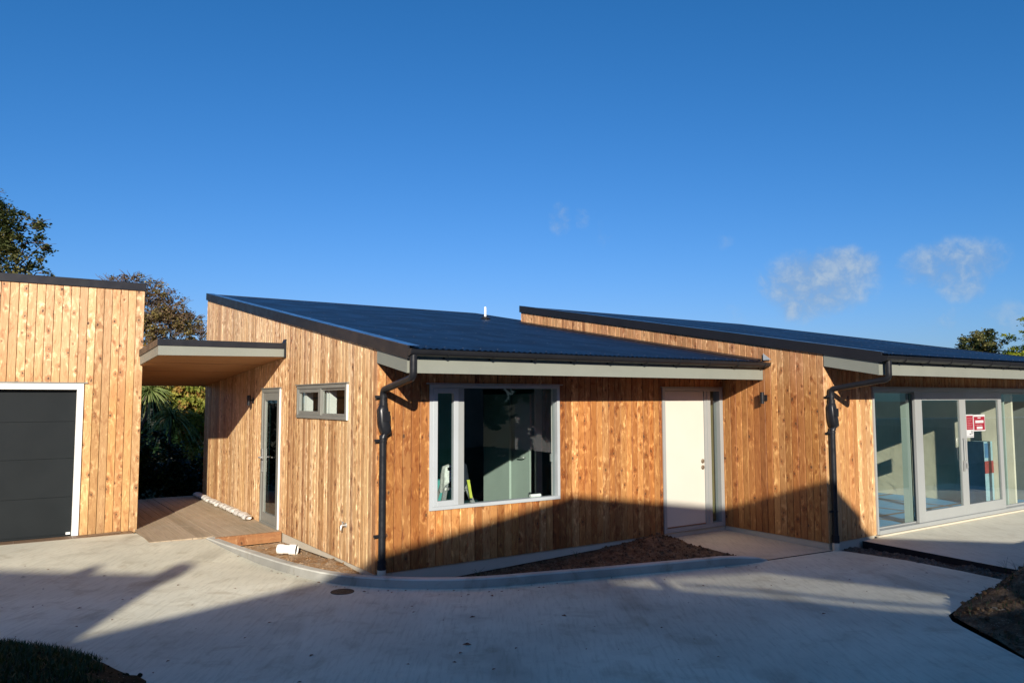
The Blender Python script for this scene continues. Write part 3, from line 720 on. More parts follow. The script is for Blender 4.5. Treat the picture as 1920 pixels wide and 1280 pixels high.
# downpipes
def downpipe(px,py,gx,gy,gz,zb):
    r=.040
    p0=(gx,gy,gz-.02);p1=(gx,gy,gz-.275);p2=(px,py,gz-.40);p3=(px,py,zb)
    path=[Vector(p0)]+arc(p0,p1,p2,.06)+arc(p1,p2,p3,.06)+[Vector((px,py,1.90))]
    mb=MB(); mb.tube(path,r,18); mb.tube([(px,py,1.52),(px,py,zb)],r,18)
    for z in (gz-.03,gz-.21): pass
    o=mb.obj('downpipe',M['pipe'],H,smooth=True,auto=40)
    # leaf diverter: lofted body leaning to one side
    d=MB(); secs=[(1.92,.0,.047,.047),(1.87,.0,.047,.047),(1.868,0,.050,.050),(1.815,-.008,.058,.054),(1.68,.004,.062,.060),(1.625,.016,.066,.062),(1.565,.030,.058,.060),(1.545,.028,.046,.050),(1.53,.004,.046,.046),(1.50,0,.045,.045)]
    vs=[];K=12
    for z,ox,rx,ry in secs:
        for k in range(K):
            a=2*math.pi*k/K; c_,s_=math.cos(a),math.sin(a)
            e=.42 if 1.55<z<1.84 else 1
            vs.append((px+ox+rx*math.copysign(abs(c_)**e,c_),py-.004+ry*math.copysign(abs(s_)**e,s_),z))
    fs=[(i*K+k,(i+1)*K+k,(i+1)*K+(k+1)%K,i*K+(k+1)%K) for i in range(len(secs)-1) for k in range(K)]+[tuple(range(K)),tuple(range(len(vs)-1,len(vs)-K-1,-1))]
    d.add(vs,fs); d.box((px-.028,py-.072,1.69),(px+.055,py-.058,1.80))
    c=d.obj('leaf_diverter',M['pipe'],o,smooth=True,auto=50); 
    for z in (1.965,1.475,.42):
        b=MB(); b.tube([(px,py,z-.012),(px,py,z+.012)],r+.005,18); b.box((px-.095,py-.004,z-.014),(px-.03,py+.02,z+.014)); b.obj('pipe_bracket',M['pipe'],o)
    b=MB(); b.tube([(px,py,zb+.10),(px,py,zb+.085),(px,py,zb)],[r+.006,r+.008,r+.008],18); b.obj('pipe_socket',M['black'],o,smooth=True,auto=40)
    b=MB(); b.tube([(px,py,zb),(px,py,-.3)],[.05,.05],18); b.obj('drain_stub',M['found'],o,smooth=True,auto=40)
    return o
downpipe(.055,-.058,.03,-OV-.072,2.44,.05); downpipe(5.878,YR-.058,5.90,YR-OR-.072,2.46,.0)

# ---- openings
def frame(mb,axis,const,sgn,a,b,z0,z1_,fw_,d0,d1,mi=0,bot=True,parts=(1,1,1,1)):
    """rectangular frame, members fw_ wide, from depth d0 (outer) to d1 (inner)"""
    def bx(u0,u1,za,zb):
        if axis==0: mb.box((u0,const+sgn*d0,za),(u1,const+sgn*d1,zb),mi)
        else: mb.box((const+sgn*d0,u0,za),(const+sgn*d1,u1,zb),mi)
    l,r_,t,bt=(fw_,)*4 if not isinstance(fw_,tuple) else fw_
    bx(a,a+l,z0,z1_); bx(b-r_,b,z0,z1_); bx(a+l,b-r_,z1_-t,z1_); bx(a+l,b-r_,z0,z0+bt)
def pane(axis,const,sgn,a,b,z0,z1_,d,parent,mat='glass',name='pane'):
    mb=MB(); y=const+sgn*d
    if axis==0: mb.box((a,y-.003,z0),(b,y+.003,z1_))
    else: mb.box((y-.003,a,z0),(y+.003,b,z1_))
    return mb.obj(name,M[mat],parent)
def blk(mb,axis,const,sgn,a,b,d0,d1,z0,z1_,mi=0):
    if axis==0: mb.box((a,const+sgn*d0,z0),(b,const+sgn*d1,z1_),mi)
    else: mb.box((const+sgn*d0,a,z0),(const+sgn*d1,b,z1_),mi)
# big window, front wall
a,b,c,d_=winB
mb=MB(); frame(mb,0,0,-1,a+.001,b-.001,c+.001,d_-.001,.042,.016,-.085); blk(mb,0,0,-1,a-.045,b+.05,.004,.024,d_+.004,d_+.016)
W=mb.obj('window',M['aluW'],H,bevel=.002,label='large window with narrow opening sash and wide fixed pane')
mb=MB(); frame(mb,0,0,-1,a+.043,1.060,c+.044,d_-.044,.062,.020,-.045); mb.obj('sash',M['aluW'],W,bevel=.003)
mb=MB(); blk(mb,0,0,-1,1.061,1.145,.008,-.08,c+.044,d_-.044); mb.obj('mullion',M['alu'],W,bevel=.003)
pane(0,0,-1,a+.10,1.0,c+.10,d_-.10,-.005,W); pane(0,0,-1,1.146,b-.043,c+.044,d_-.044,-.045,W,'glassB')
mb=MB(); frame(mb,0,0,-1,a-.001+.002,b-.001,c+.001,d_-.001,.02,-.086,-.15); mb.obj('window_liner',M['jamb'],W)
mb=MB(); mb.box((2.50,.055,1.12),(2.535,.075,1.22)); mb.obj('window_latch',M['steel'],W)
# side window
a,b,c,d_=winA; my=1.77
mb=MB(); frame(mb,1,0,-1,a+.001,b-.001,c+.001,d_-.001,(.05,.045,.045,.045),.022,-.085); blk(mb,1,0,-1,a-.05,b+.04,.004,.034,d_+.004,d_+.018)
blk(mb,1,0,-1,my-.03,my+.03,.018,-.08,c+.047,d_-.047)
W=mb.obj('window',M['aluB'],H,bevel=.002,label='small high double window with dark grey frames')
mb=MB(); frame(mb,1,0,-1,my+.031,b-.046,c+.047,d_-.047,.05,.012,-.03); mb.obj('sash',M['aluB'],W,bevel=.002)
mb=MB(); frame(mb,1,0,-1,a+.052,my-.031,c+.047,d_-.047,.028,.0,-.03); mb.obj('sash',M['aluB'],W,bevel=.002)
for q in (b-.17,b-.23,my-.12,my-.20):
    mb=MB(); blk(mb,1,0,-1,q,q+.03,-.04,-.14,c+.05,d_-.05); mb.obj('window_liner',M['jamb'],W)
pane(1,0,-1,my+.08,b-.095,c+.095,d_-.095,-.01,W); pane(1,0,-1,a+.08,my-.06,c+.075,d_-.075,-.015,W)
mb=MB(); blk(mb,1,0,-1,a-.018,a-.002,.022,.0,c,d_+.0); mb.obj('trim_strip',M['jamb'],W)
# side glass door
a,b,c,d_=doorA; c=.015
mb=MB(); frame(mb,1,0,-1,a+.001,b-.001,c,d_-.001,(.05,.05,.055,.03),.022,-.09); blk(mb,1,0,-1,a-.05,b+.05,.004,.034,d_+.004,d_+.018)
D=mb.obj('door',M['aluB'],H,bevel=.002,label='narrow full height glass side door with grey frame')
mb=MB(); frame(mb,1,0,-1,a+.052,b-.052,c+.031,d_-.057,(.09,.10,.12,.14),.012,-.035); mb.obj('door_leaf',M['aluB'],D,bevel=.002)
pane(1,0,-1,a+.142,b-.152,c+.17,d_-.177,-.01,D)
mb=MB(); blk(mb,1,0,-1,a-.013,a-.002,.024,.0,c,d_); mb.obj('trim_strip',M['jamb'],D)
mb=MB(); mb.box((-.018,b-.115,.80),(-.030,b-.075,1.16)); mb.tube([(-.03,b-.095,1.03),(-.075,b-.095,1.03),(-.08,b-.10,1.03),(-.08,b-.22,1.03)],.011,8); mb.obj('handle',M['steel'],D,smooth=True,auto=40)
mb=MB(); mb.box((-.02,a-.02,c-.03),(.08,b,c-.001)); mb.obj('threshold',M['aluB'],D)
# front door with side light
a,b,_,d_=doorB; zc=.0
mb=MB(); 
blk(mb,0,0,-1,a+.001,a+.055,.020,-.10,zc,d_-.002); blk(mb,0,0,-1,b-.075,b-.003,.020,-.10,zc,d_-.002); blk(mb,0,0,-1,a+.056,b-.076,.020,-.10,d_-.052,d_-.002)
blk(mb,0,0,-1,a+.056,b-.076,.020,-.10,zc,.062); blk(mb,0,0,-1,5.375,5.515,.016,-.09,.063,d_-.053); blk(mb,0,0,-1,5.43,5.45,.024,.0165,.063,d_-.053)
blk(mb,0,0,-1,a-.03,b+.0,.004,.032,d_+.002,d_+.014)
D=mb.obj('door',M['alu'],H,bevel=.002,label='white front door in grey frame with glass side light')
mb=MB(); mb.box((a+.062,-.004,.068),(5.370,.045,2.044)); leaf=mb.obj('door_leaf',M['door'],D,bevel=.003)
mb=MB(); mb.box((a+.062,-.010,.0675),(5.369,-.0045,.080)); mb.obj('weather_bar',M['newboard'],D)
for zz_ in (.997,.905):
    mb=MB(); mb.tube([(5.325,-.004,zz_),(5.325,-.012,zz_),(5.325,-.014,zz_)],[.033,.033,.028],16); mb.tube([(5.325,-.014,zz_),(5.325,-.024,zz_)],.014,10); mb.obj('lock_rose',M['brass'],D,smooth=True,auto=40)
pane(0,0,-1,5.516,b-.076,.063,d_-.053,-.05,D)
mb=MB(); mb.box((4.35,.30,-.001),(4.42,1.5,2.19)); mb.box((5.30,1.2,.0),(5.9,1.26,2.19)); mb.obj('hall_lining',M['olive'],H)
mb=MB(); mb.box((5.74,.12,.0),(5.78,1.19,2.19)); mb.obj('hall_lining',M['olive'],H)
# glazed sliding doors
GY=YR
mb=MB(); blk(mb,0,GY,-1,6.956,13.6,.022,-.12,2.035,2.09); blk(mb,0,GY,-1,6.956,6.995,.022,-.12,-.010,2.034); blk(mb,0,GY,-1,6.996,13.6,.030,-.12,-.012,.045)
blk(mb,0,GY,-1,6.93,13.6,.004,.034,2.094,2.106)
SD=mb.obj('sliding_door',M['alu'],H,bevel=.002,label='wide silver framed glazed sliding doors')
def slider(x0,x1,dep,name='door_leaf',fwd=(.09,.09,.09,.11)):
    mb=MB(); frame(mb,0,GY,-1,x0,x1,.047,2.033,fwd,dep,dep-.045); o=mb.obj(name,M['alu'],SD,bevel=.003)
    return pane(0,GY,-1,x0+fwd[0]+.001,x1-fwd[1]-.001,.047+fwd[3]+.001,2.033-fwd[2]-.001,dep-.022,SD,'glassD')
slider(6.997,8.19,-.055,'fixed_frame',(.012,.02,.02,.02))
slider(8.13,9.60,-.002,fwd=(.20,.10,.13,.16))
slider(9.602,10.95,-.001,fwd=(.09,.11,.13,.16))
slider(10.955,12.8,-.055,'fixed_frame',(.10,.06,.03,.03))
mb=MB(); mb.tube([(9.545,GY-.012,1.28),(9.545,GY-.045,1.27),(9.545,GY-.045,.93),(9.545,GY-.012,.92)],.010,8); mb.box((9.52,GY-.018,.76),(9.575,GY-.006,.92)); mb.obj('handle',M['steel'],SD,smooth=True,auto=40)
mb=MB(); mb.box((9.62,GY-.020,.80),(9.655,GY-.008,.88)); mb.obj('lock',M['steel'],SD)
mb=MB(); mb.box((6.9,GY-.055,-.04),(13.6,GY-.031,-.0145)); mb.obj('sill',M['found'],SD)
# liner reveals inside glazing
for q in (8.16,11.30):
    mb=MB(); mb.box((q,GY+.121,.0),(q+.04,GY+.25,2.19)); mb.obj('lining_post',M['grey_int'],H)
# plumbing vent & tap
mb=MB(); mb.tube([(5.22,6.0,3.60),(5.22,6.0,3.93),(5.22,6.0,3.945)],[.024,.024,.015],14); V=mb.obj('vent_pipe',M['white'],H,smooth=True,auto=40)
mb=MB(); mb.tube([(5.22,6.0,3.68),(5.22,6.0,3.70),(5.22,6.0,3.73)],[.12,.09,.04],14); mb.obj('pipe_boot',M['black'],V,smooth=True)
mb=MB(); mb.tube([(0,.846,.425),(-.06,.846,.425),(-.065,.846,.42),(-.068,.846,.37)],.011,8); mb.tube([(-.045,.846,.425),(-.045,.846,.46)],.007,6); mb.tube([(-.045,.81,.465),(-.045,.88,.465)],.006,6); mb.tube([(0,.846,.425),(-.008,.846,.425)],.03,12)
mb.obj('garden_tap',M['steel'],H,smooth=True,auto=40)

# ---- interior of the front room
mb=MB()
mb.box((.13,3.26,0),(2.93,3.33,2.19)); mb.obj('interior_wall',M['teal'],H)
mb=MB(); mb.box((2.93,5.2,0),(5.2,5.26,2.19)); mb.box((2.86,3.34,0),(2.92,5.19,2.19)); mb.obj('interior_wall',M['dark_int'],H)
mb=MB(); mb.box((3.62,2.62,0),(4.34,2.68,2.19)); mb.box((4.345,.13,0),(4.349,2.7,2.19)); mb.obj('interior_wall',M['teal'],H,label='aqua lined wall beside the inner doors')
mb=MB(); mb.box((3.455,2.45,.01),(3.495,3.24,2.02)); D1=mb.obj('interior_door',M['grey_int'],H)
mb=MB(); mb.tube([(3.455,2.56,1.0),(3.40,2.56,1.0),(3.395,2.58,1.0),(3.395,2.70,1.0)],.010,8); mb.obj('handle',M['steel'],D1,smooth=True)
mb=MB(); mb.box((3.53,1.98,.01),(3.57,2.58,2.02)); D2=mb.obj('interior_door',M['grey_int'],H)
mb=MB(); mb.tube([(3.53,2.09,1.0),(3.48,2.09,1.0),(3.475,2.11,1.0),(3.475,2.22,1.0)],.010,8); mb.obj('handle',M['steel'],D2,smooth=True)
mb=MB(); mb.box((3.60,1.9,0),(3.72,1.94,2.19)); mb.obj('door_jamb',M['jamb'],H)
mb=MB(); mb.box((2.02,3.245,1.18),(2.10,3.259,1.30)); mb.obj('light_switch',M['white'],H)
# ---- interior of the terrace room
mb=MB(); mb.box((11.62,YR+.13,.001),(11.68,2.9,2.19)); mb.box((XB+.16,2.91,.001),(11.68,2.97,2.19)); mb.obj('interior_wall',M['beige'],H,label='beige lined wall inside the terrace room')

# ------------------------------------------------------------------ wall lights
def walllight(x,y,z,axis,lab):
    t=thing('wall_light',lab,'wall light',(x,y,z),'black cylinder wall lights')
    mb=MB(); mb.tube([(x-.075,y,z-.085),(x-.075,y,z-.083),(x-.075,y,z+.083),(x-.075,y,z+.085)],[.026,.030,.030,.026],16); mb.obj('lamp_body',M['pipe'],t,smooth=True,auto=40)
    mb=MB(); mb.box((x-.013,y-.035,z-.045),(x,y+.035,z+.045)); mb.box((x-.05,y-.012,z-.02),(x-.0135,y+.012,z+.02)); mb.obj('mounting_plate',M['pipe'],t,bevel=.003)
walllight(XB,-.80,1.945,1,'black cylinder wall light on the cedar wall right of the white door')
walllight(0,4.93,1.925,1,'black cylinder wall light on the side wall under the canopy')

# ------------------------------------------------------------------ GARAGE
GYY=4.8255; GX=-1.72
gar=thing('garage','timber-clad garage with charcoal door and dark flat roof trim','garage',(-4.5,GYY,-.05))
go=(-7.2,-2.49,-.3,2.16)
boards(0,GX-BW*80,GYY,-1,-9.5,GX,-.045,lambda u:3.64,[go]).obj('wall',M['wG'],gar)
mb=MB(); mb.box((GX-.14,GYY+.03,-.04),(GX-.02,7.5,3.6)); mb.box((-9.5,7.38,-.04),(GX-.141,7.5,3.6)); mb.box((-9.5,GYY+.03,-.04),(-9.4,7.37,3.6)); mb.obj('side_wall',M['wG'],gar)
mb=MB(); mb.box((GX-.045,GYY-.004,-.045),(GX+.003,GYY+.029,3.6)); mb.obj('corner_board',M['wG'],gar)
mb=MB(); mb.box((-9.6,GYY-.022,3.608),(GX+.018,GYY+.16,3.728)); mb.box((GX-.14,GYY+.161,3.608),(GX+.018,7.55,3.728)); mb.box((-9.6,GYY+.161,3.60),(GX-.141,7.55,3.68)); mb.obj('roof_trim',M['cap'],gar,bevel=.004)
mb=MB(); mb.box((-2.572,GYY-.014,-.05),(-2.488,GYY+.09,2.175)); mb.box((-7.2,GYY-.014,2.09),(-2.573,GYY+.09,2.175)); mb.box((-7.2,GYY-.014,-.05),(-7.1,GYY+.09,2.089)); mb.obj('door_frame',M['jamb'],gar,bevel=.004)
mb=MB(); mb.box((-7.3,GYY-.022,2.180),(-2.44,GYY-.004,2.196)); mb.obj('head_flashing',M['aluB'],gar)
mb=MB()
zs=[.0,.535,1.09,1.625,2.15]
for a_,b_2 in zip(zs,zs[1:]): mb.box((-7.1,GYY+.10,a_+.001),(-2.574,GYY+.14,b_2-.001))
mb.box((-7.1,GYY+.112,-.03),(-2.574,GYY+.135,2.15)); mb.obj('garage_door',M['garage_door'],gar,bevel=.003)
mb=MB(); mb.box((-2.86,GYY-.02,-.035),(-2.60,GYY+.06,-.02)); mb.obj('door_seal',M['black'],gar)
mb=MB(); mb.box((-2.64,GYY+.06,.0),(-2.585,GYY+.099,.03)); mb.obj('seal_end',M['white'],gar)
# timber edging in front of garage
mb=MB(); mb.box((-9.5,4.53,-.06),(-1.80,4.80,-.012)); o=mb.obj('timber_plank',M['darkboard'],bevel=.004); tag(o,'long weathered plank laid in front of the charcoal garage door','plank')
mb=MB(); mb.add([],[]); mb.prism([(-2.38,4.63,-.010),(-1.95,4.72,-.010),(-1.945,4.68,-.010),(-2.375,4.585,-.010)],(0,0,.02)); o=mb.obj('timber_offcut',M['darkboard'],bevel=.003); tag(o,'thin timber offcut lying at the foot of the garage cladding','offcut')

# ------------------------------------------------------------------ CANOPY
CX=-1.754; CY=3.2757
can=thing('canopy','flat entry canopy between garage and side wall with grey fascia and plywood soffit','canopy',(-.9,6,2.2))
zs_=lambda y:2.560-.068*(y-CY)
mb=MB(); mb.prism([(CX+.02,CY+.02,zs_(CY)+.004),(CX+.02,8.42,zs_(8.42)+.004),(CX+.02,8.42,zs_(8.42)+.016),(CX+.02,CY+.02,zs_(CY)+.016)],(-CX-.035,0,0)); mb.obj('soffit',M['ply'],can)
for y in (4.35,5.55,6.75):
    mb=MB(); mb.box((CX+.02,y,zs_(y)+.0015),(-.02,y+.009,zs_(y)+.0036)); mb.obj('soffit_joint',M['tape'],can)
# front fascia grey (tapering slightly) + dark trim; left return
mb=MB(); mb.prism([(CX,CY,2.546),(-.012,CY,2.572),(-.012,CY,2.690),(CX,CY,2.677)],(0,.018,0)); mb.obj('fascia',M['fascia'],can)
mb=MB(); mb.prism([(CX,CY+.0185,2.546),(CX,GYY-.004,2.472),(CX,GYY-.004,2.60),(CX,CY+.0185,2.677)],(.018,0,0)); mb.obj('fascia',M['fascia'],can,label='short grey fascia return ending at the garage wall')
mb=MB(); mb.prism([(CX-.014,CY-.012,2.678),(-.004,CY-.012,2.691),(-.004,CY-.012,2.775),(CX-.014,CY-.012,2.768)],(0,.03,0)); mb.prism([(CX-.014,CY+.0185,2.678),(CX-.014,GYY-.003,2.602),(CX-.014,GYY-.003,2.70),(CX-.014,CY+.0185,2.768)],(.03,0,0))
mb.prism([(CX+.017,CY+.019,2.750),(-.004,CY+.019,2.757),(-.004,8.40,2.42),(CX+.017,8.40,2.41)],(0,0,.006))
mb.prism([(CX+.0,8.402,2.26),(-.03,8.402,2.24),(-.03,8.402,2.45),(CX,8.402,2.45)],(0,.02,0))
mb.obj('roof_trim',M['cap'],can)
mb=MB(); mb.prism([(-.030,CY-.03,2.560),(-.003,CY-.03,2.560),(-.003,CY-.03,2.835),(-.030,CY-.03,2.775)],(0,.15,0)); mb.obj('end_flashing',M['cap'],can)

# ------------------------------------------------------------------ DECK
dk=thing('deck','weathered grey-brown timber deck under the canopy','deck',(-.9,5,-.1))
mb=MB(); x=-1.74
while x<.0:
    x1=min(x+.134,.01); fy=3.50 if x>-1.0 else 3.555
    if x<-1.72: pass
    mb.box((x,fy if x<-.9 else 3.34,-.035),(x1,8.62,.004 if x>-.95 else -.004)); x+=.14
mb.obj('deck_boards',M['deck'],dk,bevel=.002)
mb=MB(); mb.box((-.93,3.295,-.135),(-.005,3.336,.010)); mb.obj('edge_board',M['newboard'],dk,bevel=.003)
mb=MB(); mb.box((-9.4,8.66,-.42),(3,9.4,-.15)); tag(mb.obj('back_path',M['soil']),kind='structure')
# wrapped bundle of packs beside wall
def bundles():
    rnd=random.Random(4)
    mb=MB(); y=4.62
    while y<8.4:
        l=rnd.uniform(.24,.34); x=-.105+rnd.uniform(-.015,.015); secs=7;K=12; vs=[]
        for i in range(secs):
            t=i/(secs-1); yy=y+l*t; pinch=.62+.38*math.sin(math.pi*min(1,max(0,t)))**.5
            for k in range(K):
                a=2*math.pi*k/K; rr=1+rnd.uniform(-.16,.16)
                vs.append((x+.078*pinch*rr*math.cos(a),yy,.045+.042*pinch*rr*math.sin(a)+.003))
        fs=[(i*K+k,i*K+(k+1)%K,(i+1)*K+(k+1)%K,(i+1)*K+k) for i in range(secs-1) for k in range(K)]+[tuple(range(K)),tuple(range(len(vs)-1,len(vs)-K-1,-1))]
        mb.add(vs,fs); y+=l-.02
    return mb.obj('plastic_bundle',M['wrap'],smooth=True)
tag(bundles(),'long crumpled white wrapped bundle lying on the deck along the side wall','bundle')

# ------------------------------------------------------------------ small things outside
# white pipe fitting in bed
pp=thing('pipe_fitting','short white plastic pipe elbow lying on the clay in the left bed','pipe fitting',(-.2,2.3,-.14))
def seg(p,q,r): 
    return [tuple(p),tuple(q)]
mb=MB(); A=Vector((-.335,2.40,-.065));B=Vector((-.13,2.24,-.075)); dv_=(B-A)
pts=[A,A+dv_*.04,A+dv_*.30,A+dv_*.34,A+dv_*.40,A+dv_*.60,A+dv_*.64,A+dv_]
mb.tube(pts,[.060,.066,.066,.058,.060,.060,.070,.070],20,cap=False)
mb.tube([p for p in pts[::-1]],[.064,.064,.054,.054,.052,.060,.060,.054],20,cap=False)
mb.obj('pipe_body',M['white'],pp,smooth=True,auto=40)
mb=MB(); mb.tube([B-dv_*.08,B-dv_*.07],[.063,.063],20); mb.obj('pipe_bore',M['black'],pp)
# manhole lid
mb=MB(); mb.tube([(-.44,-.16,-.099),(-.44,-.16,-.094)],[.125,.122],28); 
mb.tube([(-.44,-.16,-.0938),(-.44,-.16,-.092)],[.045,.04],16); tag(mb.obj('inspection_cover',M['iron'],smooth=True,auto=30),'small round dark inspection cover set in the driveway by the kerb','cover')
# white stone lying in the bank
mb=MB(); clod(mb,(4.06,-4.62,-.02),.085,random.Random(3)); tag(mb.obj('pale_stone',M['pebble']),'pale block of stone at the foot of the right earth bank','stone')
mb=MB(); mb.prism([(1.1,-.04,-.20),(1.5,-.10,-.19),(1.45,-.25,-.17),(1.05,-.2,-.18)],(0,0,.03)) 
# small litter: leaves and gravel specks on concrete
mb=MB(); rnd=random.Random(21); mb.at=None
for _ in range(280):
    x=rnd.uniform(-4,5.6);y=rnd.uniform(-4.5,3.2)
    if x>-1.1 and y>-1.9-(.0): 
        if y>-1.1-(x)*.28: continue
    if x>3.6 and y<-4: continue
    if rnd.random()<.4:
        k_=rnd.randrange(2,len(KB)-2); x=KB[k_][0]-abs(rnd.gauss(0,.10)); y=KB[k_][1]-abs(rnd.gauss(0,.16))
    r=rnd.uniform(.005,.014)*(1.6 if rnd.random()<.08 else 1); a=rnd.uniform(0,3.14); h=hgt(x,y)+.002
    ca,sa=math.cos(a)*r*rnd.uniform(1,2.4),math.sin(a)*r*1.6
    mb.add([(x-ca,y-sa,h),(x+sa*.6,y-ca*.6,h+r*.5),(x+ca,y+sa,h),(x-sa*.5,y+ca*.5,h+r*.3)],[(0,1,2),(0,2,3)])
tag(mb.obj('leaf_litter',M['rust']),'scattered dry leaf bits and grit on the driveway','litter',kind='stuff')
# weeds by foundation
mb=MB(); mb.at=[]
def weed(mb,x,y,z,n_,h,seed):
    rnd=random.Random(seed)
    for _ in range(n_):
        a=rnd.uniform(0,6.28); l=h*rnd.uniform(.6,1.2); w=.003; dx,dy=math.cos(a)*l*.6,math.sin(a)*l*.6
        prev=(x,y,z)
        for k in range(1,5):
            t=k/4; q=(x+dx*t*t,y+dy*t*t,z+l*(t-.35*t*t)*1.2)
            mb.add([(prev[0]-w,prev[1],prev[2]),(prev[0]+w,prev[1],prev[2]),(q[0]+w*.7,q[1],q[2]),(q[0]-w*.7,q[1],q[2])],[(0,1,2,3)]); mb.at.append(rnd.random()); prev=q
weed(mb,1.25,-.16,-.2,8,.16,3); tag(mb.obj('weed',M['grass']),'wispy weed growing by the foundation below the large window','weed')
mb=MB(); mb.at=[]; weed(mb,2.75,-.14,-.12,5,.13,9); tag(mb.obj('weed',M['grass']),'tiny weed against the foundation right of the large window','weed')
mb=MB(); mb.at=[]
for i in range(5): weed(mb,5.0+random.uniform(-.25,.3),-4.35+random.uniform(-.15,.1),.12,5,.22,40+i)
tag(mb.obj('weed',M['grass']),'bare twiggy weed on the right earth bank','weed')

# notices on the glass
def notice(name,x0,x1,z0,z1_,label,kind):
    t=thing(name,label,'notice',((x0+x1)/2,GY-.002,z0),'red and white notices taped on the sliding door')
    y=GY-.0095+.033; y=GY+.017
    mb=MB(); mb.box((x0,y-.0035,z0),(x1,y,z1_)); mb.obj('sheet',M['paper'],t)
    f=y-.0036
    if kind=='tall':
        mb=MB(); mb.box((x0+.012,f-.001,z0+.13),(x1-.012,f,z1_-.02)); mb.obj('red_panel',M['red'],t)
        mb=MB()
        for k in range(7): mb.box((x0+.03,f-.002,z1_-.058-k*.028),(x1-.03-(k%3)*.02,f-.0012,z1_-.0555-k*.028))
        mb.obj('text_line',M['paper'],t)
        mb=MB(); mb.box((x1-.07,f-.001,z0+.055),(x1-.045,f,z0+.115)); mb.box((x0+.1,f-.001,z0+.05),(x0+.15,f,z0+.065)); mb.box((x0+.01,f-.001,z0+.014),(x1-.01,f,z0+.022)); mb.obj('print_mark',M['ink'],t)
    else:
        mb=MB(); mb.box((x0+.014,f-.001,z0+.018),(x1-.014,f,z1_-.034)); mb.obj('red_panel',M['red'],t)
        mb=MB(); mb.box((x0+.06,f-.002,z0+.135),(x1-.06,f-.0012,z0+.18)); mb.box((x0+.10,f-.002,z0+.035),(x1-.10,f-.0012,z0+.075)); mb.box((x0+.14,f-.002,z1_-.062),(x1-.15,f-.0012,z1_-.046))
        for k in range(5): mb.box((x0+.07+k*.05,f-.002,z0+.095),(x0+.085+k*.05,f-.0012,z0+.108))
        mb.obj('text_line',M['paper'],t)
notice('notice',9.712,9.952,1.285,1.665,'tall narrow red and white notice taped inside the sliding door glass','tall')
notice('notice',9.962,10.36,1.385,1.66,'wider red and white notice taped right of the narrow one','wide')

# stepladder and odds inside front room
sl_=thing('stepladder','aluminium stepladder with rags over its top behind the large window','stepladder',(1.55,.95,0))
ap=Vector((1.575,1.0,1.02))
def rail(a_,b_,w_=.035,mi=0):
    mb=MB(); a_=Vector(a_);b_=Vector(b_); off=Vector((w_,0,0)); mb.prism([a_-off,a_+off,b_+off*.8,b_-off*.8],(0,.025,0)); return mb
rail((1.24,.86,0),(1.50,.99,1.0)).obj('rail',M['steel'],sl_)
rail((2.06,.86,0),(1.66,.99,1.0)).obj('rail',M['steel'],sl_)
rail((1.34,1.42,0),(1.52,1.08,1.0),.02).obj('rail',M['steel'],sl_)
rail((1.98,1.42,0),(1.64,1.08,1.0),.02).obj('rail',M['steel'],sl_)
for k in range(1,4):
    t=k/4; mb=MB(); xa=1.24+.26*t; xb=2.06-.40*t; yy=.86+.13*t; mb.box((xa,yy-.03,t-.015),(xb,yy+.06,t+.015)); mb.obj('step',M['steel'],sl_)
mb=MB(); mb.box((1.46,.95,.99),(1.70,1.12,1.03)); mb.obj('top_cap',M['black'],sl_)
def rag(name,cx_,cy_,z,rx,h,mat,label,seed):
    rnd=random.Random(seed); mb=MB(); K=20; rings=[(0.02,z+.03),(.5,z+.025),(.9,z),(1.05,z-h*.4),(1.15,z-h*rnd.uniform(.8,1))]; vs=[]
    for i,(f_,zz_) in enumerate(rings):
        for k in range(K):
            a=2*math.pi*k/K; wv=1+(.16*math.sin(a*5+seed)+.1*math.sin(a*9))*(i>1)
            vs.append((cx_+rx*f_*wv*math.cos(a),cy_+rx*.75*f_*wv*math.sin(a),zz_-(h*.35*math.sin(a*2+seed) if i==4 else 0)))
    fs=[(i*K+k,(i+1)*K+k,(i+1)*K+(k+1)%K,i*K+(k+1)%K) for i in range(4) for k in range(K)]+[tuple(range(K))]
    mb.add(vs,fs); o=mb.obj(name,M[mat],smooth=True); tag(o,label,'rag'); return o
rag('rag',1.575,1.03,1.035,.15,.26,'cloth','pale speckled rag hung over the left of the stepladder top',2)
rag('rag',1.64,1.0,1.06,.12,.30,'navycloth','dark cloth bundled on top of the stepladder',5)
mb=MB(); mb.prism([(1.735,.842,.62),(1.775,.842,.62),(1.745,.872,.86),(1.705,.872,.86)],(0,-.012,0)); tag(mb.obj('spirit_level',M['lime']),'lime green spirit level leaning on the right stepladder rail','spirit level')
mb=MB(); mb.tube([(1.42,.74,.50),(1.42,.80,.50)],[.11,.11],24); mb.tube([(1.42,.735,.50),(1.42,.739,.50)],[.05,.05],16); tag(mb.obj('hose_reel',M['yellow'],smooth=True,auto=40),'round yellow reel hanging at the foot of the stepladder','reel')
mb=MB(); mb.box((1.30,.72,.30),(1.56,.84,.385)); tag(mb.obj('tool_box',M['black'],bevel=.01),'black tool box under the yellow reel','tool box')
mb=MB(); mb.box((1.9,.7,.0),(2.4,1.1,.48)); mb.box((1.88,.68,.481),(2.42,1.12,.52)); tag(mb.obj('storage_box',M['skyblue'],bevel=.006),'pale blue storage box beside the stepladder','box')
mb=MB(); mb.tube([(2.20,.10,.690),(2.36,.10,.690)],.022,14); tag(mb.obj('paint_roller',M['white'],smooth=True,auto=40),'white roller sleeve lying on the inner sill of the large window','roller sleeve')
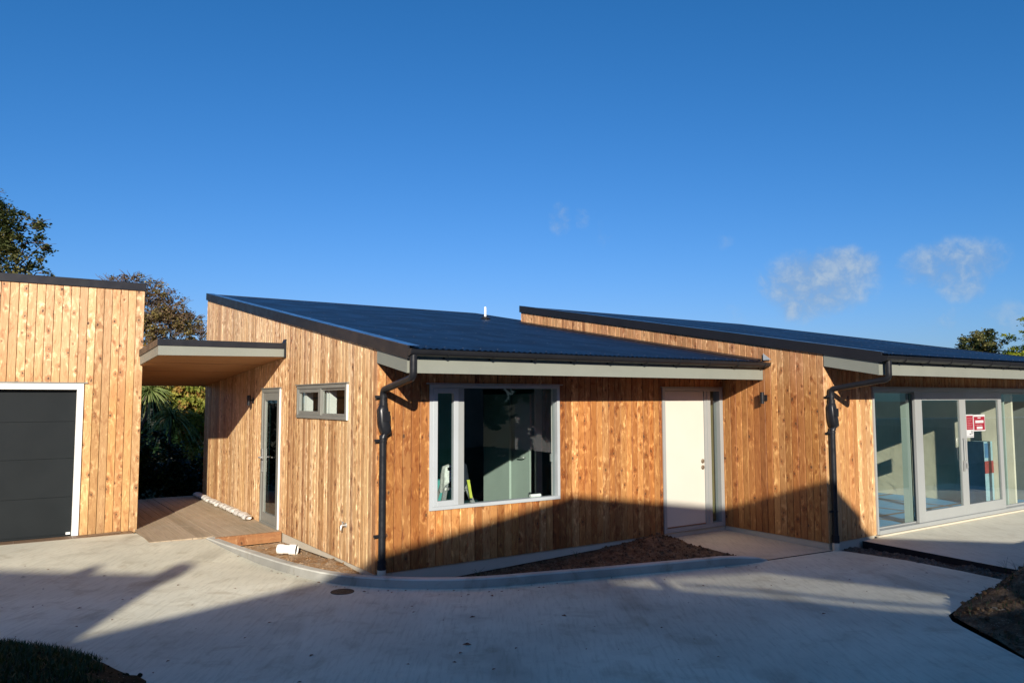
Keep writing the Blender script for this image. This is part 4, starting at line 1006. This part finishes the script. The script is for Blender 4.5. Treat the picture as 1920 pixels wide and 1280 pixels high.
# terrace room things
def crumple(x0,y0,x1,y1,zb,zt_,mat,name,label,amp=.05):
    mb=MB(); nx,nz=26,22; vs=[]
    for i in range(nx+1):
        for j in range(nz+1):
            t=i/nx; s_=j/nz; p=Vector((x0+(x1-x0)*t,y0+(y1-y0)*t,zb+(zt_-zb)*s_))
            d_=noise.fractal(p*3.2,.8,2.,4)*amp; vs.append((p.x+d_,p.y-d_*.6,p.z+d_*.2))
    mb.add(vs,[(i*(nz+1)+j,(i+1)*(nz+1)+j,(i+1)*(nz+1)+j+1,i*(nz+1)+j+1) for i in range(nx) for j in range(nz)])
    return tag(mb.obj(name,M[mat],smooth=False),label,'plastic sheet')
crumple(11.50,-.68,11.56,1.3,.02,1.38,'film','plastic_sheet','shiny crumpled clear plastic sheet hanging inside the glazed doors',.035)
b=thing('carton','tall pale blue carton with a red band standing inside the sliding door','carton',(11.1,-1.2,0))
mb=MB(); mb.box((11.26,-1.30,.02),(11.6,-1.02,1.15)); mb.obj('carton_body',M['skyblue'],b,bevel=.008)
mb=MB(); mb.box((11.265,-1.306,.58),(11.595,-1.301,.80)); mb.obj('red_band',M['redp'],b)
mb=MB(); mb.box((11.29,-1.306,.86),(11.45,-1.301,1.12)); mb.obj('blue_panel',M['deepblue'],b)
# ------------------------------------------------------------------ vegetation
def leaf(mb,p,sz,rnd,droop=.0,aspect=.45,val=None,nrm=None):
    a=rnd.uniform(0,6.283); tilt=rnd.uniform(-1.1,.6)-droop
    d=Vector((math.cos(a)*math.cos(tilt),math.sin(a)*math.cos(tilt),math.sin(tilt)))
    s_=Vector((-math.sin(a),math.cos(a),rnd.uniform(-.7,.7))).normalized()*sz*aspect
    d*=sz; p=Vector(p); m_=p+d*.5
    mb.add([p,m_+s_+Vector((0,0,sz*.06)),p+d,m_-s_],[(0,1,2,3)]); mb.at.append(min(1,max(0,(val if val is not None else .5)+rnd.uniform(-.3,.3))))
def limb(mb,p,q,r0,r1,rnd,n_=5,wob=.12):
    P=Vector(p);Q=Vector(q);L_=(Q-P).length; pts=[];rs=[]
    for i in range(n_+1):
        t=i/n_; v=P.lerp(Q,t)+Vector((rnd.uniform(-1,1),rnd.uniform(-1,1),rnd.uniform(-.5,.5)))*wob*L_*.25*(0<t<1); pts.append(v); rs.append(r0+(r1-r0)*t)
    mb.tube(pts,rs,7); return pts
def tree(name,label,cat,base,h,clumps,leafn,lsz,mat,trunk_r,seed,group=None,twigs=0,droop=0,aspect=.45,fill=.75,loc=None):
    """clumps: list of (center, radius(3), density)"""
    rnd=random.Random(seed); t=thing(name,label,cat,base,group)
    tb=MB(); top=Vector(base)+Vector((0,0,h*.55)); limb(tb,Vector(base)-Vector((0,0,.3)),top,trunk_r,trunk_r*.6,rnd,6,.06)
    for c,r_,dn in clumps: limb(tb,top.lerp(Vector(base),rnd.uniform(0,.35)),c,trunk_r*.45,trunk_r*.08,rnd,6,.22)
    for _ in range(twigs):
        c,r_,dn=rnd.choice(clumps); c=Vector(c); a=rnd.uniform(0,6.28); e=rnd.uniform(-.1,1.3)
        dd=Vector((math.cos(a)*math.cos(e)*r_[0],math.sin(a)*math.cos(e)*r_[1],math.sin(e)*r_[2]))
        limb(tb,c+dd*rnd.uniform(.1,.5),c+dd*rnd.uniform(1.,1.4),.012,.003,rnd,4,.5)
    tb.obj('trunk',M['bark'],t,smooth=True)
    mb=MB(); mb.at=[]
    tot=sum(dn*r_[0]*r_[1]*r_[2] for c,r_,dn in clumps)
    for c,r_,dn in clumps:
        c=Vector(c); k=int(leafn*dn*r_[0]*r_[1]*r_[2]/tot)
        subs=[]
        for _ in range(max(6,k//60)):
            v=Vector((rnd.gauss(0,1),rnd.gauss(0,1),rnd.gauss(0,1))).normalized()*rnd.uniform(fill,1.06)
            subs.append((Vector((v.x*r_[0],v.y*r_[1],v.z*r_[2])),rnd.uniform(.12,.30),rnd.random()))
        for _ in range(k):
            s0,sr_,sv=rnd.choice(subs)
            q=s0+Vector((rnd.gauss(0,1)*r_[0],rnd.gauss(0,1)*r_[1],rnd.gauss(0,1)*r_[2]))*sr_*.6
            leaf(mb,c+q,lsz*rnd.uniform(.6,1.3),rnd,droop,aspect,sv)
    mb.obj('crown',mat,t); return t
def inst_clumps(c,R3,n_,rnd,r=(.5,.9),zmin=-.6):
    out=[]
    for _ in range(n_):
        v=Vector((rnd.gauss(0,1),rnd.gauss(0,1),max(zmin,rnd.gauss(0,1)))); v=v.normalized()*rnd.uniform(.3,.85)
        rr=rnd.uniform(*r); out.append((Vector(c)+Vector((v.x*R3[0],v.y*R3[1],v.z*R3[2])),(rr,rr,rr*.8),rnd.uniform(.6,1.2)))
    return out
GL1=leafmat('olive_evergreen_leaf',[(.02,.035,.012),(.05,.065,.02),(.12,.13,.045),(.20,.18,.07)],.25)
GL2=leafmat('autumn_leaf',[(.15,.095,.06),(.23,.15,.085),(.21,.17,.07),(.34,.27,.10)],.3)
GL3=leafmat('yellowing_vine_leaf',[(.14,.17,.03),(.28,.29,.05),(.40,.36,.08),(.38,.20,.06)],.35)
GL4=leafmat('dark_glossy_leaf',[(.006,.018,.008),(.012,.035,.012),(.03,.07,.02)],.2)
GL5=leafmat('golden_conifer_leaf',[(.05,.10,.012),(.20,.26,.02),(.42,.42,.04)],.3)
GL6=leafmat('cabbage_tree_leaf',[(.07,.11,.03),(.18,.23,.07),(.32,.34,.14)],.25)
rnd=random.Random(2)
cl=[((-3.3,16.2,6.55),(.75,.75,.5),1),((-3.0,16.0,6.15),(.6,.6,.35),1),((-4.1,16.3,6.6),(.9,.9,.8),1),((-4.8,16,6.2),(1,1,.9),1),((-3.4,16.1,5.7),(.7,.7,.45),.9),((-2.75,16,5.35),(.4,.4,.22),.8),((-3.9,16,5.4),(1,1,.6),1),((-2.72,15.95,6.03),(.33,.3,.14),.7),
    ((-3.65,16.1,7.0),(.32,.3,.2),.8),((-3.75,16.1,7.45),(.22,.2,.12),.6),((-4.4,16.2,7.3),(.6,.6,.4),.9),((-5.8,16,6.2),(1.2,1.2,1.2),.8)]
tree('evergreen_tree','tall olive-green evergreen tree rising behind the left of the garage','tree',(-4.6,16.3,-.4),6,cl,26000,.085,GL1,.16,3,twigs=40)
cl=inst_clumps((-1.0,10.9,3.7),(1.0,.8,.8),16,rnd,(.28,.5))+[((-1.3,10.8,4.35),(.42,.4,.28),.6),((-.75,10.8,4.1),(.45,.4,.3),.7),((-.3,10.8,3.8),(.4,.4,.3),.8),((.05,10.7,3.5),(.38,.35,.3),.9),((.35,10.7,3.3),(.35,.35,.3),.8),((-1.0,10.4,3.45),(.5,.4,.35),1.6),((-.3,10.5,3.3),(.5,.4,.3),1.4),((-.6,10.6,3.7),(.4,.3,.3),1)]
cl=[((-3.6+(c[0]+3.6)*1.19,-8.04+(c[1]+8.04)*1.19,1.93+(c[2]-1.93)*1.19),tuple(q*1.19 for q in r_),dn) for c,r_,dn in cl]
cl+=[((-.6,14.6,5.12),(.45,.4,.28),.6),((-1.05,14.6,4.95),(.45,.4,.3),.6),((-.1,14.6,4.9),(.5,.4,.32),.7),((.4,14.6,4.5),(.5,.4,.35),.8),((.9,14.6,4.1),(.45,.4,.3),.8),((1.25,14.6,3.75),(.4,.4,.3),.8)]
tree('autumn_tree','brownish autumn tree with bare twigs behind the canopy','tree',(-.5,14.8,-.4),4.6,cl,25000,.06,GL2,.08,5,twigs=700)
cl=[((.45,13.0,2.25),(.55,.4,.32),1.2),((.75,13.0,1.8),(.45,.4,.4),1.2),((.72,12.9,1.25),(.42,.35,.42),1.2),((.05,13.0,2.4),(.45,.35,.22),1),((.85,12.85,.7),(.33,.3,.38),1.),((.66,12.4,1.25),(.36,.3,.42),1.6),((.85,12.5,.8),(.3,.3,.35),1.2),((.5,12.85,1.75),(.4,.3,.35),1.2),((.2,12.9,2.1),(.35,.3,.3),1.),((.1,13.1,2.95),(.8,.4,.4),1.),((.2,13.1,1.95),(.35,.3,.25),.7),((1.1,13.0,2.2),(.4,.3,.4),.8),((1.0,13.,1.4),(.4,.3,.5),.8)]
tree('yellowing_shrub','tall shrub with yellow-green drooping leaves beyond the deck','shrub',(.7,13.2,-.4),3,cl,15000,.105,GL3,.05,8,droop=.7,aspect=.36,twigs=12)
cl=[((-.7,9.7,.55),(.6,.4,.5),1),((-1.3,9.7,.6),(.5,.4,.6),1),((0,9.8,.15),(.5,.4,.5),1),((-.75,9.9,.95),(.4,.3,.35),.8),((-1.9,9.9,.9),(.6,.4,.9),1),((-.3,9.6,.1),(.8,.3,.4),1)]
tree('dark_shrub','dark glossy shrub filling the gap beyond the deck','shrub',(-.6,9.9,-.4),1.6,cl,16000,.075,GL4,.05,9,twigs=40)
def cabbage(base,h,heads,label,seed):
    rnd=random.Random(seed); t=thing('cabbage_tree',label,'cabbage tree',base,'spiky cabbage trees beyond the deck'); tb=MB(); 
    for hd in heads: limb(tb,base,hd,.05,.035,rnd,5,.1)
    tb.obj('trunk',M['bark'],t,smooth=True)
    mb=MB(); mb.at=[]
    for hd in heads:
        for _ in range(170):
            a=rnd.uniform(0,6.28); e=rnd.uniform(-.6,1.2); l=rnd.uniform(.5,.85); w=.021; P=Vector(hd); v=rnd.random()
            ro=rnd.uniform(-1.2,1.2); side=Vector((-math.sin(a)*math.cos(ro),math.cos(a)*math.cos(ro),math.sin(ro)))*w; prev=P
            for k in range(1,5):
                tt=k/4; hor=l*tt*math.cos(e); z=l*tt*math.sin(e)-l*.75*tt*tt*(1.1-e*.4)
                q=P+Vector((math.cos(a)*hor,math.sin(a)*hor,z)); s2=side*(1-tt*.8); s1=side*(1-(tt-.25)*.8)
                mb.add([prev-s1,prev+s1,q+s2,q-s2],[(0,1,2,3)]); mb.at.append(v); prev=q
    mb.obj('crown',GL6,t)
cabbage((-.8,12.4,-.4),2,[(-.42,12.4,2.15)],'spiky cabbage tree head hanging beside the garage corner',1)
cabbage((.0,12.3,-.4),1.5,[(.06,12.3,1.55)],'smaller cabbage tree head among the dark shrub leaves',2)
rnd=random.Random(77)
cl=[]
for x in (-2.6,-1.9,-1.2,-.5,.2,.9,1.6):
    for z in (.0,.6,1.2,1.8,2.3): cl.append(((x+.5+rnd.uniform(-.15,.15),16.0+rnd.uniform(-.2,.2),z+rnd.uniform(-.2,.2)),(.52,.4,.5),1))
tree('hedge','dense dark hedge closing the view behind the deck shrubs','hedge',(-.4,16.2,-.4),2,cl,26000,.14,GL4,.05,19,fill=.2)
rnd=random.Random(12)
cl=inst_clumps((23.7,4.55,3.1),(1.3,1.3,1.2),20,rnd,(.42,.65))
tree('round_tree','round dark green tree beyond the far right roof edge','tree',(24,4.3,-.4),3.5,cl,15000,.085,GL1,.14,15,twigs=10)
cl=[]
for i in range(26):
    a=rnd.uniform(0,6.28); t=rnd.random(); r_=1.8*(1-t*.6); cl.append(((23.45+math.cos(a)*r_*.8,1.9+math.sin(a)*r_*.8,2.75+t*1.65),(.55,.55,.14),1))
tree('golden_conifer','bright yellow-green conifer beside the round tree at far right','conifer',(23.45,1.9,-.4),3,cl,15000,.09,GL5,.12,16,droop=-.4,aspect=.22)

# ------------------------------------------------------------------ neighbours behind the camera (seen in reflections, cast the shade), plus an added light mask
def wboards(mb,x0,x1,y,z0,z1f,step=.16,mi=0):
    z=z0
    while z<z1f: 
        mb.add([(x0,y-.022,z),(x1,y-.022,z),(x1,y,z+step),(x0,y,z+step)],[(3,2,1,0)],mi); z+=step
def nwin(parent,x0,x1,y,z0,z1_,s=1):
    mb=MB(); mb.box((x0-.06,y,z0-.06),(x1+.06,y+s*.06,z1_+.06)); w_=mb.obj('window',M['jamb'],parent); mb=MB(); mb.box((x0,y+s*.061,z0),(x1,y+s*.066,z1_)); mb.obj('pane',M['garage_door'],w_)
nb=thing('gable_light_mask','unseen gabled light mask with an added slatted slot, behind the viewer','light mask',(-3,-12.5,-.4))  # thin stand-in for a neighbour gable; slot added for the driveway light band
gz_=lambda x:lerp_tab([(-9.6,4.34),(-3.5,5.36),(.35,4.80)],x)
lo_=lambda x:lerp_tab([(-3.6,4.15),(-2.4,3.75),(-1.56,3.48),(-.83,3.21),(-.09,2.98),(.89,2.97)],x)
hi_=lambda x:lerp_tab([(-3.6,4.16),(-1.36,3.87),(-.55,3.54),(.31,3.18),(.89,2.98)],x)
mb=MB(); mb.prism([(-9.6,-12.1,-.42),(-3.6,-12.1,-.42),(-3.6,-12.1,gz_(-3.6)),(-9.6,-12.1,gz_(-9.6))],(0,-.08,0)); mb.obj('wall',M['weatherboard'],nb)
mb=MB(); x=-3.599
while x<.34:
    e=min(x+.060,.35); b_=min(x+.031,.35); l,h_=lo_(x+.03),hi_(x+.03)
    mb.prism([(x,-12.1,-.42),(b_,-12.1,-.42),(b_,-12.1,gz_(b_)),(x,-12.1,gz_(x))],(0,-.012,0))
    if h_-l<.03: mb.box((b_+.0005,-12.1,-.42),(e-.0005,-12.112,gz_(e)-.01))
    else:
        mb.box((b_+.0005,-12.1,-.42),(e-.0005,-12.112,l)); mb.box((b_+.0005,-12.1,h_),(e-.0005,-12.112,gz_(e)-.01))
        if h_-l>.2: mb.box((b_+.0005,-12.1,l+.075),(e-.0005,-12.112,l+.13))
    x=e
mb.obj('light_slot_slats',M['weatherboard'],nb)  # added slats pass some sun, standing in for light reflected off the window
mb=MB(); mb.prism([(-10.0,-11.95,4.335),(-3.5,-11.95,5.42),(.45,-11.95,4.88),(.45,-11.95,4.80),(-3.5,-11.95,5.33),(-10.0,-11.95,4.25)],(0,-1.4,0)); mb.obj('roof',M['tile'],nb)
for x in (-9.5,-3.5,.2):
    mb=MB(); mb.box((x,-13.3,-.42),(x+.1,-13.2,gz_(x)-.05)); mb.obj('post',M['weatherboard'],nb)
nb2=thing('neighbour_house','tall grey boarded house at the left behind the viewer','house',(-13,-15,-.4))
poly=[(-17,-.42),(-9.22,-.42),(-9.22,5.30),(-17,7.0)]
mb=MB(); mb.prism([(x,-12.3,z) for x,z in poly],(-2.6,-4.5,0)); wboards(mb,-17,-9.23,-12.27,-.3,5.2); mb.obj('wall',M['wbgrey'],nb2)
mb=MB(); mb.prism([(-17.4,-12.0,7.24),(-9.02,-12.0,5.36),(-9.02,-12.0,5.22),(-17.4,-12.0,7.10)],(-2.9,-5,0)); mb.obj('roof',M['tile'],nb2)
mb=MB(); mb.prism([(-9.30,-12,5.36),(-9.10,-12,5.36),(-9.04,-12,5.60),(-9.17,-12,5.60)],(0,-.3,0)); mb.obj('roof_vent',M['cap'],nb2); mb=MB(); mb.prism([(-10.42,-12,5.6),(-10.30,-12,5.6),(-10.20,-12,5.76),(-10.26,-12,5.76)],(0,-.25,0)); mb.obj('roof_vent',M['cap'],nb2)
for x in (-15,-12): nwin(nb2,x,x+1.4,-12.25,1.0,2.2); nwin(nb2,x,x+1.4,-12.25,3.6,4.8)
nb3=thing('neighbour_shed','low timber shed beside the white house behind the viewer','shed',(3,-14,-.4))
poly=[(.351,-.42),(9,-.42),(9,2.55),(3.7,3.42),(1.9,3.92),(1.40,4.05),(.66,4.60),(.351,4.80)]
mb=MB(); mb.prism([(x,-12.05,z) for x,z in poly],(0,-2.5,0)); mb.obj('wall',M['fence'],nb3)
# boundary fence on the right + further house & trees for reflections
fe=thing('boundary_fence','weathered timber fence along the boundary on the right','fence',(20,-9,-.42))
mb=MB(); p0=Vector((14.2,-12.5)); p1=Vector((34,-7.0)); n_=120
for i in range(n_):
    a=p0.lerp(p1,i/n_); b_=p0.lerp(p1,(i+.93)/n_); mb.prism([(a.x,a.y,-.42),(b_.x,b_.y,-.42),(b_.x,b_.y,1.2),(a.x,a.y,1.2)],(-.005,.02,0))
mb.obj('palings',M['fence'],fe); mb=MB(); mb.prism([(p0.x,p0.y,1.201),(p1.x,p1.y,1.201),(p1.x,p1.y,1.25),(p0.x,p0.y,1.25)],(-.03,.11,0)); mb.obj('rail',M['weatherboard'],fe)
nb4=thing('neighbour_house','pale weatherboard bungalow beyond the boundary fence','house',(30,-18,-.4))
mb=MB(); mb.box((17,-22,-.42),(27,-15.2,3.0)); wboards(mb,17,27,-15.17,-.3,3.0,.2); mb.obj('wall',M['weatherboard'],nb4)
mb=MB(); mb.prism([(16.5,-14.7,2.95),(16.5,-22.4,2.95),(16.5,-18.5,4.6)],(11,0,0)); mb.obj('roof',M['tile'],nb4)
for x in (18,21.5,24.5): nwin(nb4,x,x+1.5,-15.15,.9,2.4)
rnd=random.Random(31)
for i,(x,y,h_,lab) in enumerate([(10.5,-16.5,6.5,'broad dark tree behind the neighbouring shed'),(14.5,-26,8,'tall dark tree between shed and bungalow behind the viewer'),(36,-22,8,'dark tree at the far end of the boundary fence'),(44,-12,8,'big dark tree beyond the end of the fence'),(5,-28,7,'dark tree far behind the white gable mask'),(8.6,-19,9,'tallest dark tree, just behind the timber shed'),(13,-19.5,9,'tall dark tree at the right of the timber shed')]):
    cl=inst_clumps((x,y,h_*.55),(2.6,2.4,h_*.36),12,rnd,(1.,1.7))
    tree('dark_tree',lab,'tree',(x,y,-.4),h_,cl,5000,.42,GL4,.25,50+i,'dark trees behind the viewer')
